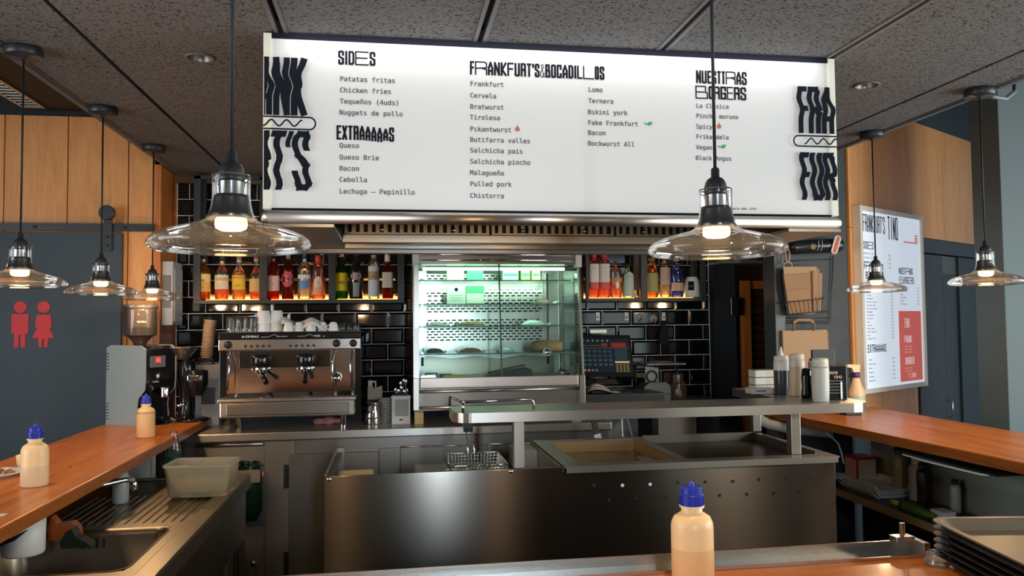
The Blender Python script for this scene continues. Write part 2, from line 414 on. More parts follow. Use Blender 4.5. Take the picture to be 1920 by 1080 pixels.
# ---- dark passage right of the tiles with a slatted wooden door
struct(MB().box(1.8, 5.2, 6.0, 6.1, 0, 3.2).build('wall_passage', M['upper']))
struct(MB().box(3.06, 3.16, 4.75, 6.0, 0, 3.2).build('wall_passage_side', M['upper']))
struct(MB().box(2.175, 2.33, 5.02, 5.2, 0, 3.2).build('wall_passage_jamb', M['black']))
d = struct(MB().box(2.372, 2.43, 5.00, 5.05, 0, 1.835, .002).box(2.43, 3.05, 5.02, 5.045, 1.78, 1.835).box(2.43, 3.05, 5.02, 5.045, 0, .1).build('door_1', M['woodside']))
brown = wood('dark_red_slat_wood', (.045,.012,.006), (.075,.02,.009), (.10,.03,.012), (1,8,8), rough=.5)
for k in range(28):
    piece('slat', boxmesh('slat', .62, .010, .044, brown) if k == 0 else bpy.data.meshes['slat'], d, (2.74, 5.035, .13+.06*k), (.35,0,0))
MB().box(2.43, 3.05, 5.0455, 5.055, .1, 1.78).build('door_light_block', M['black'], d)  # added board, stops sky light leaking between the slats
MB().box(2.28, 2.37, 4.985, 5.01, 1.60, 1.72, .003).build('hinge', M['steeldark'], d)
struct(MB().box(2.43, 3.2, 5.3, 5.35, 1.78, 2.2).build('wall_passage_board', mat('tan_board', (.24,.15,.07), .7)))

# ---- dark wall section with the bag rack, then the oblique oak wall
DY = 4.24
struct(MB().box(2.20, 2.262, DY-.02, DY+.12, 0, 2.5, .003).build('trim_post', mat('grey_green_post_paint', (.05,.06,.06), .35)))
wd = struct(MB().box(2.262, 2.672, DY, DY+.12, 0, 2.62).build('wall_dark', M['charcoal']))
OD = Vector((.86, .51, 0)).normalized(); ON = Vector((OD.y, -OD.x, 0)); OP = Vector((2.672, DY, 0))   # along the wall, towards the room
def OB(s0, s1, t0, t1, z0, z1, bev=0, b=None):
    """box in the oblique wall's own frame: s along it, t out from it"""
    c = MB().box(s0, s1, t0, t1, z0, z1, bev)
    Mx = Matrix(((OD.x, ON.x, 0, OP.x), (OD.y, ON.y, 0, OP.y), (0, 0, 1, 0), (0, 0, 0, 1)))
    return c.xf(Mx)
OMX = Matrix(((OD.x, ON.x, 0, OP.x), (OD.y, ON.y, 0, OP.y), (0, 0, 1, 0), (0, 0, 0, 1)))
wo = struct(OB(0, 1.02, -.16, -.02, 0, 3.2).build('wall_oblique', M['teal']))
wo2 = struct(OB(1.02, 3.4, -.16, -.02, 2.02, 3.2).build('wall_oblique_lintel', M['teal']))
def osx(px, y=400):   # position along the oblique wall under a column of the photograph
    p = at_plane(px, y, OP, ON); return (p-OP).dot(OD), p.z
ztop = osx(1780, 252)[1]; zbot = osx(1780, 452)[1]
js = [osx(1590)[0]+.012, osx(1632)[0], osx(1706, 300)[0], osx(1767, 330)[0], osx(1835, 350)[0]]
print('oblique', ztop, zbot, js)
for a, b in zip(js, js[1:]):
    OB(a+.002, b-.002, -.018, 0, zbot, ztop, .0015).build('panel', M['woodwall'], wo)
for a, b in ((js[0], osx(1667, 750)[0]), (osx(1667, 750)[0], osx(1722, 750)[0])):
    OB(a+.002, b-.002, -.018, 0, .9, zbot-.002, .0015).build('panel', M['woodwall'], wo)
# doorway to the right of the poster
s1 = osx(1722, 600)[0]; s2 = osx(1772, 600)[0]; s3 = osx(1799, 600)[0]; s4 = s3+1.3
d2 = struct(OB(s1, s1+.05, -.03, .0, 0, zbot-.003, .002).build('door_2', M['charcoal']))
OB(s1+.05, s4, -.03, .0, zbot-.10, zbot-.003, .002).build('door_frame', M['charcoal'], d2)
OB(s1+.05, s2, -.02, -.005, 0, zbot-.11, .002).build('leaf', M['charcoal'], d2)
OB(s2+.002, s3, -.022, -.012, 0, zbot-.11).build('pane', mat('grey_reflecting_pane', (.10,.115,.11), .6, spec=.2), d2)
OB(s2+.012, s3-.006, -.0115, -.009, 0, 1.88).build('pane', M['charcoal'], d2)
OB(s3, s4, -.02, .006, 0, zbot-.11, .002).build('leaf', M['teal'], d2)
hs, hz0 = osx(1778, 782); hz1 = osx(1778, 750)[1]
MB().tube([OMX @ Vector((hs, .004, hz0)), OMX @ Vector((hs, .03, hz0+.01)), OMX @ Vector((hs, .03, hz1-.01)), OMX @ Vector((hs, .004, hz1))], .006).build('handle', M['chrome'], d2)
# red arrow
arr = MB(); cxs, czs = osx(1712, 580); A = []
R1, R0 = .20, .165
def oarc(r, a): return (cxs+.0+r*math.cos(a)*.9, czs+r*math.sin(a)*1.1)
aa = [math.radians(-50+7*k) for k in range(13)]
arr.prism([oarc(R1, a) for a in aa]+[oarc(R0, a) for a in reversed(aa)], .0005, .003, 'XZ')
arr.prism([oarc(R1+.05, aa[-1]), oarc((R1+R0)/2, aa[-1]+.32), oarc(R0-.055, aa[-1])], .0005, .003, 'XZ')
arr.xf(OMX).build('arrow_sign', M['red'], d2)
# pillar on the right
struct(MB().box(3.27, 3.95, 3.74, 3.95, 0, 3.2, .004).build('wall_pillar', mat('grey_blue_pillar_paint', (.085,.112,.12), .6)))

# ================================================================== the panelled canopy over the bar
GX = [-1.275, -.97, -.338, .299, .932, 1.562, 2.196, 2.44]
cz = 2.5
can = struct(MB().box(-1.29, 1.5, -1.5, 2.545, 2.54, 2.60).box(-1.29, -.40, 2.545, 5.1, 2.54, 2.60).box(1.5, 2.455, -1.5, 4.24, 2.54, 2.60).build('ceiling_canopy', M['black']))
def cpanel(x0, x1, y0, y1, hole=None):
    g = .009; e0 = 0 if abs(x0+.97) < .01 or abs(x0-2.196) < .01 else .014; e1 = 0 if abs(x1+.97) < .01 or abs(x1-2.196) < .01 else .014
    o = MB().box(x0+g+e0, x1-g-e1, y0+.0015, y1-.0015, cz+.001, cz+.02).build('ceiling_panel', M['ceil'], can)
    if hole:
        h = MB().cyl((hole[0], hole[1], cz-.05), .043, .2, 'Z', 32).build('cut', M['black'])
        md = o.modifiers.new('b', 'BOOLEAN'); md.object = h; md.operation = 'DIFFERENCE'; md.solver = 'EXACT'
        dg = bpy.context.evaluated_depsgraph_get(); me = bpy.data.meshes.new_from_object(o.evaluated_get(dg))
        o.modifiers.clear(); o.data = me; bpy.data.objects.remove(h)
    return o
SE = {0: [-1.5,.6,1.85,3.095,4.34,5.09], 1: [-1.5,-.1,1.2,2.515,3.78,5.09], 2: [-1.5,-.1,1.2,2.545], 3: [-1.5,-.1,1.2,2.545], 4: [-1.5,-.1,1.2,2.545], 5: [-1.5,-.1,1.2,2.54,3.4,4.23], 6: [-1.5,.6,1.85,3.095,4.23]}
for i in range(7):
    for a, b in zip(SE[i], SE[i][1:]):
        hole = None
        if i == 1 and a < 2.82 < b: hole = (-.648, 2.82)
        if i == 5 and a < 2.825 < b: hole = (1.886, 2.825)
        cpanel(GX[i], GX[i+1], a, b, hole)
for i, x in enumerate(GX):
    y1 = 5.09 if i < 3 else (2.545 if i < 5 else 4.23)
    if i == 2: y1 = 2.545
    for sx in (-1, 1):
        if i in (1, 6): continue
        if (i == 0 and sx < 0) or (i == 7 and sx > 0): continue
        xa = x+sx*.009; MB().box(min(xa, xa+sx*.013), max(xa, xa+sx*.013), -1.5, y1, cz-.002, cz+.02).build('trim_strip', M['ceil_lip'], can)
MB().box(-1.290, -1.266, -1.5, 5.09, cz-.006, cz+.06).build('edge_strip', M['ceil_lip'], can)
MB().box(2.431, 2.455, -1.5, 4.23, cz-.006, cz+.06).build('edge_strip', M['ceil_lip'], can)
MB().box(-1.30, -.40, 5.06, 5.09, cz-.05, cz+.0).build('edge_strip', mat('brown_ceiling_moulding', (.10,.055,.03), .5), can)

# recessed downlights
def downlight(x, y, label):
    t = thing('recessed_downlight', label, 'downlight', (x, y, cz), 0, 'recessed downlights in the canopy')
    MB().lathe([(.050,0),(.050,-.003),(.041,-.004),(.040,.0)], seg=32).build('ring', M['ceil_lip'], t)
    MB().lathe([(.040,-.001),(.032,.035),(.026,.045)], seg=32).build('reflector', mat('downlight_reflector', (.30,.28,.26), .35, .8), t)
    MB().lathe([(.027,.045),(0,.046)], seg=24).build('lens', M['white'], t)
downlight(-.648, 2.82, 'round recessed downlight in the canopy left of the menu board')
downlight(1.886, 2.825, 'round recessed downlight in the canopy right of the menu board')

cdt = thing('ceiling_conduit', 'grey conduit curling from the canopy edge beside the rightmost pendant', 'conduit', (2.44, 2.84, 2.49))
MB().tube([(-.03,.0,-.004),(.03,.0,-.012),(.10,.02,-.012),(.17,.05,.03),(.20,.08,.10)], .009, 10).build('conduit_body', M['ceil_lip'], cdt)
# ventilation bulkhead high on the left, with an air grille in its underside
vb = struct(MB().box(-2.03, -1.45, -1.5, 4.765, 2.80, 3.2).build('ceiling_bulkhead', mat('brown_bulkhead_paint', (.035,.022,.012), .7)))
vg = thing('air_grille', 'silver louvred air grille in the brown bulkhead above the oak panels', 'vent', (-1.955, 4.15, 2.80))
MB().box(-.062, -.045, -.54, .54, -.012, 0).box(.045, .062, -.54, .54, -.012, 0).box(-.045, .045, -.54, -.52, -.012, 0).box(-.045, .045, .52, .54, -.012, 0).build('frame', M['alu'], vg)
MB().box(-.045, .045, -.52, .52, -.003, -.001).build('backing', mat('grey_grille_back', (.25,.27,.25), .6), vg)
sm = boxmesh('slat', .09, .012, .004, M['alu'])
for k in range(20): piece('slat', sm, vg, (0, -.494+.052*k, -.009), (.5,0,0))
# ================================================================== pendant lamps
M['lampglass'] = thin_glass('clear_lamp_glass', (.985,.985,.98), .85, .022, (.85,.85,.83))
M['warmsteel'] = mat('warm_filter_steel', (.50,.38,.25), .35, 1.0); M['lamprefl'] = mat('dark_metal_reflector', (.16,.155,.15), .25, .9); M['sleeve'] = mat('grey_metal_sleeve', (.35,.34,.33), .25, .9)
def wb_(c, s): return mat('x', c, .5, emit=c, estr=s)
M['bulb'] = mat('warm_bulb_glow', (1,.62,.25), .5, emit=(1.0,.56,.19), estr=5.5)
def pendant_make(name_label, x, y, rim_z, cordr=.0036):
    t = thing('pendant_lamp', name_label, 'pendant lamp', (x, y, 2.5), 0, 'clear glass pendant lamps over the bar')
    d = rim_z-2.5
    MB().lathe([(0,0),(.056,0),(.058,-.004),(.058,-.026),(.055,-.030),(.012,-.031),(.010,-.038),(0,-.040)], seg=32).build('ceiling_rose', M['blackmetal'], t)
    MB().tube([(0,0,-.036),(0,0,d+.158)], cordr, 8).build('cord', M['black'], t)
    MB().lathe([(0,.158),(.006,.158),(.0085,.155),(.0085,.139),(.0115,.1375),(.0165,.134),(.0205,.127),(.0225,.118),(.0228,.108),(.0228,.102),(0,.102)], (0,0,d), seg=28).build('socket_cap', M['blackmetal'], t)
    MB().lathe([(.0215,.102),(.0215,.076),(.022,.072)], (0,0,d), seg=28).build('inner_sleeve', M['sleeve'], t)
    g = MB().lathe([(.0325,.112),(.0325,.075),(.034,.060),(.038,.045),(.044,.034),(.056,.028),(.080,.022),(.108,.014),(.126,.006),(.136,-.002),(.1385,-.009),(.136,-.016),(.128,-.0205),(.117,-.022),(.112,-.0205)], (0,0,d), seg=56)
    g.build('glass_shade', M['lampglass'], t)
    MB().lathe([(.0335,.1125),(.0325,.1145),(.0315,.1125),(.0325,.111),(.0335,.1125)], (0,0,d), seg=40).build('glass_rim', thin_glass('bright_glass_edge', (.8,.8,.8), 2.0, .25, (.9,.9,.88)) if 'edge' not in M else M['edge'], t)
    MB().lathe([(0,.079),(.0295,.078),(.0302,.072),(.0315,.060),(.0352,.046),(.0405,.0345),(.0395,.034),(.030,.058),(.020,.070),(0,.071)], (0,0,d), seg=32).build('reflector', M['lamprefl'], t)
    MB().lathe([(0,.046),(.020,.044),(.027,.034),(.028,.026),(.026,.019),(.018,.015),(0,.014)], (0,0,d), seg=24).build('bulb', M['bulb'], t)
    l = bpy.data.lights.new('pendant_glow', 'POINT'); l.energy = 5.5; l.color = (1.0,.66,.36); l.shadow_soft_size = .03
    lo = bpy.data.objects.new('pendant_glow', l); lo.location = (0,0,d-.012); lo.parent = t; COL.objects.link(lo)
    return t
M['edge'] = thin_glass('bright_glass_edge', (.8,.8,.8), 2.0, .25, (.9,.9,.88))
P0 = pendant_make('large foreground clear glass pendant lamp left of the menu board', -.277, 1.445, 1.722)
def pend(x, y, rim, label):
    c = copy_tree(P0, label, (x, y, 2.5)); 
    if abs(rim-1.722) > .001: pass
    return c
pend(.658, 1.50, 1.722, 'clear glass pendant lamp hanging in front of the right part of the menu board')
pend(-1.205, 2.80, 1.722, 'leftmost clear glass pendant lamp, in front of the restroom door figures')
pend(-1.203, 3.53, 1.722, 'middle pendant lamp of the left row, in front of the black door rail hanger')
pend(-1.203, 4.255, 1.722, 'farthest pendant lamp of the left row, above the coffee grinder hopper')
pend(2.387, 3.545, 1.722, 'clear glass pendant lamp in front of the tall white menu poster')
pend(2.385, 2.821, 1.722, 'rightmost clear glass pendant lamp, in front of the dark doorway and pillar')

# ================================================================== extractor hood with the illuminated menu board
hd = thing('extractor_hood', 'stainless steel extractor hood above the grill, behind the menu board', 'extractor hood', (.585, 2.85, 1.9))
hx = lambda v: v-.585
def H(): return MB()
def hp(b, name, m): return b.xf(Matrix.Translation((-.585, -2.85, -1.9))).build(name, m, hd)
hp(H().tube([(-.37,2.50,1.903),(1.535,2.50,1.903)], .020, 20).lathe([(0,-.021),(.010,-.019),(.0165,-.012),(.020,0)], (-.37,2.50,1.903), 20, 'X').lathe([(.020,0),(.0165,.012),(.010,.019),(0,.021)], (1.535,2.50,1.903), 20, 'X'), 'front_rail', M['steel'])
hp(H().box(-.385,1.555,2.565,2.60,1.90,2.49), 'front_plate', M['steeldark'])
hp(H().box(-.385,-.370,2.60,3.2,1.88,2.52).box(1.54,1.555,2.60,3.2,1.88,2.52).box(-.385,1.555,3.185,3.2,1.88,2.52), 'casing', M['steeldark'])
hp(H().box(-.385,-.17,2.50,3.2,1.872,1.882).box(1.36,1.555,2.50,3.2,1.872,1.882).box(-.17,1.36,3.12,3.2,1.866,1.882), 'underside_plate', M['steel'])
hp(H().box(-.17,1.36,2.93,2.975,1.868,1.900,.003), 'grease_gutter', mat('warm_steel_gutter', (.52,.40,.28), .3, 1.0))
hp(H().box(-.385,1.555,3.19,3.215,1.850,1.872,.004), 'rear_rail', M['steeldark'])
for a, b in ((-.165,.385),(.395,.885),(.895,1.355)):
    f = hp(H().box(a,a+.012,3.00,3.02,1.90,2.14).box(b-.012,b,3.00,3.02,1.90,2.14).box(a+.012,b-.012,3.00,3.02,1.90,1.915).box(a+.012,b-.012,3.00,3.02,2.12,2.14), 'grease_filter', M['warmsteel'])
    q = H(); n = int((b-a-.03)/.03)
    for k in range(n):
        x = a+.02+(b-a-.04)*(k+.5)/n; q.box(x-.009, x+.006, 3.004, 3.018, 1.915, 2.12)
    q.xf(Matrix.Translation((-.585, -2.85, -1.9))).build('baffles', M['warmsteel'], f)['kind'] = 'stuff'
    H().box(a+.012,b-.012,3.022,3.03,1.91,2.13).xf(Matrix.Translation((-.585, -2.85, -1.9))).build('filter_back', M['black'], f)
    for x in (a+.25*(b-a), a+.75*(b-a)):
        H().lathe([(0,0),(.006,.002),(.009,.012),(.006,.02),(.003,.024)], (x, 2.99, 1.925), 12, 'Y').xf(Matrix.Translation((-.585, -2.85, -1.9))).build('knob', M['chrome'], f)

bd = thing('menu_board', 'wide backlit white menu board with black lettering hung under the canopy', 'menu board', (-.367, 2.545, 1.925))
BW, BH = 1.913, .5455       # sheet from x=-.367 to 1.546, z 1.9375..2.480
sheet = mat('backlit_menu_sheet', (.69,.685,.67), .35, emit=(1.0,.985,.97), estr=.10)
def bpart(b, n, m, p=None): return b.build(n, m, p or bd)
bpart(MB().box(0, BW, 0, .02, .0125, .556), 'sheet', sheet)
bpart(MB().box(-.02, 1.935, -.004, .03, .5565, .575).box(0.002, 1.913, -.004, .03, -.004, .012), 'frame', M['ink'])
ivory = mat('ivory_side_strip', (.72,.70,.58), .45, emit=(1,.97,.84), estr=.12)
for a in (-.025, BW+.0005): bpart(MB().box(a, a+.0245, -.008, .03, .008, .571, .001), 'side_strip', ivory)
# added lamp before the sheet brightens its top edge, imitating the backlight
l = bpy.data.lights.new('board_top_wash', 'AREA'); l.shape = 'RECTANGLE'; l.size = 1.8; l.size_y = .03; l.energy = 1.6; l.color = (1,.98,.95)
lo = bpy.data.objects.new('board_top_wash', l); lo.parent = bd; lo.location = (.957, -.05, .57); lo.rotation_euler = (math.radians(18), 0, 0); COL.objects.link(lo)

YS = 2.545
def bp(px, py): p = at(px, py, 'Y', YS); return p.x+.367, p.z-1.925
BM = Matrix.Translation((0, -.0012, 0)) @ front_M(0, 0, 0)
BM2 = Matrix.Translation((0, -.0095, 0)) @ front_M(0, 0, 0)
items = [("Patatas fritas",637,152),("Chicken fries",637,173),("Tequeños (4uds)",637,194),("Nuggets de pollo",636,215),
 ("Queso",636,277),("Queso Brie",636,299),("Bacon",636,320),("Cebolla",636,341),("Lechuga – Pepinillo",636,363),
 ("Frankfurt",881,161),("Cervela",881,183),("Bratwurst",881,204),("Tirolesa",881,224),("Pıkantwurst",881,246),("Butifarra valles",881,266),("Salchicha pais",881,286),("Salchicha pincho",881,307),("Malagueña",881,328),("Pulled pork",881,349),("Chistorra",881,371),
 ("Lomo",1103,172),("Ternera",1103,193),("Bıkini york",1102,214),("Fake Frankfurt",1102,234),("Bacon",1102,253),("Bockwurst All",1102,273),
 ("La Clásica",1305,202),("Pincho moruno",1305,221),("Spicy",1305,241),("Frikandela",1305,260),("Vegan",1305,280),("Black Angus",1304,300)]
adv = .0130
cols = {}
for s_, px, py in items:
    x, z = bp(px, py); size = .0300 if px < 1300 else .0284
    if MONO is None: size *= 1.05
    cols.setdefault(round(px/100), []).append((s_, x, z, size, .985))
x, z = bp(1358, 393); cols[13].append(("Consulta el QR para más info", bp(1318, 391)[0], z, .0166, .985))
for k, ls in cols.items(): lettering('menu_lettering', mat('grey_print', (.09,.09,.10), .5), bd, BM, ls, MONO)
def head(qs, mm=BM, name='heading_lettering'): return lettering(name, M['ink'], bd, mm, strokes=qs)
def hrun(px0, px1, pyb, h, its, **kw):
    """fit a run of letters between two columns; its = (char, relative width, stroke[, dy, hs])"""
    x0, z0 = bp(px0, pyb); x1 = bp(px1, pyb)[0]; tot = sum(i[1] for i in its); gap = .0022
    sc = (x1-x0-gap*(len(its)-1))/tot
    its = [(i[0], i[1]*sc, i[2], *( [i[3]*h] if len(i) > 3 else []), *( [i[4]] if len(i) > 4 else [])) for i in its]
    return stroke_text(its, x0, z0, h, gap)
t1, t2 = .0068, .0043
head(hrun(634,704,121,.046,[('S',.9,t1),('I',.45,t1),('D',.9,.0065),('E',2.1,t2),('S',.9,t1)]))
head(hrun(631,739,262,.047,[('E',1,t1),('X',1.1,t1),('T',1,t1),('R',1.1,t1),('A',1.1,t1),('A',1.1,t1,-.03),('A',1.1,t1,-.06),('A',1.1,t1,-.10),('A',1.1,t1,0,.85),('S',1.1,t1,-.05)]))
head(hrun(881,1133,140,.046,[('F',.8,t1),('R',2.2,t2),('A',1,t1),('N',1.1,t1),('K',1.1,t1),('F',1.2,.006),('U',1,t1),('R',1,t1),('T',.9,t1),("'",.35,t1),('S',.9,t1),('&',.8,.0025),('B',.95,t1),('O',.95,t1),('C',.95,t1),('A',1,t1),('D',.95,t1),('I',.45,t1),('L',1,.006),('L',2.1,t2),('O',.8,t1),('S',.9,t1)]))
head(hrun(1305,1400,156,.046,[('N',1,t1),('U',1,t1),('E',.8,t1),('S',.9,t1),('T',.8,t1),('T',.7,t1),('R',2,t2),('A',1,t1),('S',1,t1)]))
head(hrun(1304,1399,185,.046,[('B',2.1,t2),('O',.8,t1),('R',1,.006),('G',1,t1),('E',1.1,t2),('R',1,t1),('S',1,t1)]))
# large wavy side lettering
def wave(per, amp, ph): return lambda y: amp*math.sin(2*PI*(y-ph)/per)
def band(zc, amp=.0075, wd=.020): return lambda y: amp*(math.exp(-((y-zc)/wd)**2) - .8*math.exp(-((y-zc-.042)/wd)**2))
def vert(chars, x, z, h, wv, n=12): return stroke_text(chars, x, z, h, .0025, wave=wv, n=n, clip=(-.022, 1.936))
x, z = bp(497, 217); head(vert([('A',.040,.019),('N',.052,.0195),('K',.050,.021)], x-.017, z, .188, band(z+.095)), BM2, 'logo_lettering')
x, z = bp(497, 357); head(vert([('R',.036,.019),('T',.048,.020),("'",.018,.015),('S',.052,.0195)], x-.022, z, .190, wave(.085, .0055, z)), BM2, 'logo_lettering')
x, z = bp(1495, 251); head(vert([('F',.036,.019),('R',.047,.0195),('A',.048,.019)], x, z, .168, band(z+.085)), BM2, 'logo_lettering')
x, z = bp(1501, 376); head(vert([('F',.036,.019),('U',.047,.0195),('R',.047,.019)], x-.002, z, .170, wave(.085, .0055, z)), BM2, 'logo_lettering')
def bun(cx0, cx1, cy, rad, left):
    qs = []; t = .0048
    def ring(pts):
        for (ax, ay), (bx, by) in zip(pts, pts[1:]):
            L = math.hypot(bx-ax, by-ay)
            if L < 1e-9: continue
            tx, ty = (bx-ax)/L*t/2, (by-ay)/L*t/2
            qs.append([(ax-tx-ty, ay-ty+tx), (bx+tx-ty, by+ty+tx), (bx+tx+ty, by+ty-tx), (ax-tx+ty, ay-ty-tx)])
    if left: ring([(cx0, cy+rad)]+[(cx1-rad+rad*math.sin(a), cy+rad*math.cos(a)) for a in [PI*k/14 for k in range(15)]]+[(cx0, cy-rad)])
    else: ring([(cx1, cy+rad)]+[(cx0+rad-rad*math.sin(a), cy+rad*math.cos(a)) for a in [PI*k/14 for k in range(15)]]+[(cx1, cy-rad)])
    a0, a1 = (cx0, cx1-.042) if left else (cx0+.042, cx1)
    ring([(a0+(a1-a0)*k/60, cy-.0095*math.cos(2*PI*(a0+(a1-a0)*k/60 - (a1 if left else a0))/.047+ (PI if left else 0)*1)) for k in range(61)])
    return qs
c = bp(545, 232); head(bun(-.022, bp(592,232)[0], c[1], .0195, True), BM2, 'hot_dog_outline')
c = bp(1530, 266); head(bun(bp(1486,266)[0], 1.936, c[1], .0185, False), BM2, 'hot_dog_outline')
# little flames and leaves
def icon(px, py, kind):
    x, z = bp(px, py); r = .0095
    if kind == 'flame': pts = [(x,z+r*1.35),(x+r*.35,z+r*.5),(x+r*.8,z+r*.1),(x+r*.85,z-r*.5),(x+r*.45,z-r),(x-r*.45,z-r),(x-r*.85,z-r*.5),(x-r*.8,z+r*.1),(x-r*.25,z+r*.55)]
    else: pts = [(x+r*1.2,z+r*.8),(x+r*1.1,z),(x+r*.4,z-r*.7),(x-r*.6,z-r*.6),(x-r*.9,z-r*.1),(x-r*.2,z+r*.6)]
    q = [pts]
    if kind == 'leaf': q.append([(x-r*.9,z-r*.6),(x-r*1.2,z-r*.5),(x-r*1.9,z+r*.1),(x-r*1.9,z+r*.35),(x-r*1.2,z+r*.2)])
    lettering(kind+'_icon', M['flame'] if kind == 'flame' else M['leafgreen'], bd, BM, strokes=q)
M['flame'] = mat('terracotta_print', (.55,.17,.10), .5); M['leafgreen'] = mat('green_print', (.05,.42,.14), .5)
icon(970,241,'flame'); icon(1348,236,'flame'); icon(1217,232,'leaf'); icon(1355,275,'leaf')

# ================================================================== tall poster on the oblique oak wall
po = thing('menu_poster', 'tall white menu poster with an orange-red panel, on the oblique oak wall', 'poster', tuple(OP), 0)
po.matrix_world = OMX.copy()
pa, pzt = osx(1597, 386); pb, pzt2 = osx(1711, 405); _, pzb = osx(1617, 737)
p0, p1, z0, z1 = pa, osx(1727, 722)[0]-.01, pzb+.0, pzt
print('poster', p0, p1, z0, z1, p1-p0, z1-z0)
fr = mat('pale_champagne_frame', (.74,.68,.56), .4, 0)
T = .028; TD = .05
MB().box(p0, p0+T, .0, TD, z0, z1, .002).box(p1-T, p1, .0, TD, z0, z1, .002).box(p0+T, p1-T, .0, TD, z0, z0+T, .002).box(p0+T, p1-T, .0, TD, z1-T, z1, .002).build('frame', fr, po)
MB().box(p0+T, p1-T, .01, TD-.012, z0+T, z1-T).build('sheet', mat('glowing_poster_paper', (.66,.72,.80), .3, emit=(.78,.88,1.0), estr=.42), po)  # paper given a glow of its own to read brighter
W_, H_ = p1-p0-2*T, z1-z0-2*T
# letters on it: u,v in 0..1 of the sheet, v from the top
PM = Matrix(((1,0,0,p0+T),(0,0,-1,TD-.011),(0,1,0,z0+T),(0,0,0,1)))
PMm = PM   # s runs left to right as seen from the room
def pl(name, m, lines=(), strokes=None, font=None): return lettering(name, m, po, PM, lines, font, strokes)
def uv(u, v): return u*W_, (1-v)*H_
st = []
x, y = uv(.03,.145); st += stroke_text([(c, .024, .0075) for c in 'FRANKFURT']+[("'", .010, .006), ('S', .024, .0075)], x, y+.030, .105, .0032)
x, y = uv(.42,.145); st += stroke_text([(c, .031, .0100) for c in 'TINO'], uv(.43,0)[0], y, .145, .0045)
pl('title_lettering', M['ink'], strokes=st)
st = []
x, y = uv(.03,.215); st += stroke_text([('S',.018,.005),('I',.008,.005),('D',.02,.005),('E',.05,.0045),('S',.018,.005)], x, y, .045, .003)
x, y = uv(.03,.33); st += stroke_text([('F',.018,.005),('R',.05,.0045)]+[(c,.02,.006) for c in 'ANKF'], x, y, .045, .003)
x, y = uv(.05,.385); st += stroke_text([(c,.021,.006) for c in 'BOCADIL'], x, y, .045, .003)
x, y = uv(.60,.345); st += stroke_text([(c,.017,.005) for c in 'NUEST']+[('R',.05,.0045),('A',.02,.006),('S',.02,.006)], x, y, .042, .003)
x, y = uv(.60,.40); st += stroke_text([('B',.055,.0045),('U',.02,.005),('R',.022,.005),('G',.02,.005),('E',.035,.0045),('R',.022,.005),('S',.02,.005)], x, y, .042, .003)
x, y = uv(.05,.80); st += stroke_text([(c,.021,.006) for c in 'EXTRAAAAAS'], x, y, .048, .003)
pl('heading_lettering', M['ink'], strokes=st)
gp = mat('faint_grey_print', (.20,.21,.25), .5)
L1 = []
for k, s_ in enumerate(("Patatas fritas","Chicken fries","Tequeños (4uds)","Nuggets de pollo")): L1 += [(s_, *uv(.03,.245+.024*k), .021), ("4,50", *uv(.42,.245+.024*k), .021)]
names = ["Frankfurt","Cervela","Bratwurst","Tirolesa","Pikantwurst","Butifarra valles","Salchicha pais","Salchicha pincho","Malagueña","Pulled pork","Chistorra","Lomo","Ternera","Bikini york","Fake Frankfurt","Bacon","Bockwurst All"]
for k, s_ in enumerate(names): L1 += [(s_, *uv(.05,.425+.0188*k), .019), ("4,50", *uv(.44,.425+.0188*k), .019)]
for k, s_ in enumerate(["La Clásica","Pincho moruno","Spicy","Frikandela","Vegan","Black Angus"]): L1 += [(s_, *uv(.61,.43+.0195*k), .019), ("7,50", *uv(.91,.43+.0195*k), .019)]
for k, s_ in enumerate(["Queso","Queso Brie","Bacon","Cebolla","Lechuga","Pepinillo"]): L1 += [(s_, *uv(.06,.845+.0235*k), .020), ("0,50", *uv(.44,.845+.0235*k), .020)]
pl('menu_lettering', gp, L1, font=MONO)
orr = mat('orange_red_print', (.80,.10,.055), .4, emit=(.9,.12,.06), estr=.25)  # print glows a little along with the sheet
pl('orange_panel', orr, strokes=[[uv(.57,.985), uv(.97,.985), uv(.97,.565), uv(.57,.565)]])
pl('corner_mark', orr, strokes=[[uv(.70,.152), uv(.95,.152), uv(.95,.144), uv(.70,.144)], [uv(.90,.140), uv(.955,.140), uv(.955,.130), uv(.90,.130)], [uv(.90,.124), uv(.955,.124), uv(.955,.114), uv(.90,.114)], [uv(.905,.108), uv(.95,.108), uv(.95,.098), uv(.905,.098)]])
PM = Matrix.Translation((0, .0012, 0)) @ PM
st = []
for u, v, w, h, s_ in ((.64,.665,.020,.06,'MENU'),(.655,.755,.018,.045,'FRANK'),(.66,.885,.018,.045,'BURGER')):
    x, y = uv(u, v); st += stroke_text([(c,w,.006) for c in s_], x, y, h, .004)
pw = mat('white_print', (.85,.85,.85), .4, emit=(.9,.95,1), estr=.25)  # brightness of the letters helped by a slight glow
pl('panel_heading', pw, strokes=st)
x, y = uv(.70,.965)
L2 = [("7.50€", x, y, .055)]
for v in (.78,.797,.815,.91,.927): L2.append(("Frankfurt + bebida", *uv(.655, v), .013))
pl('panel_lettering', pw, L2, font=MONO)
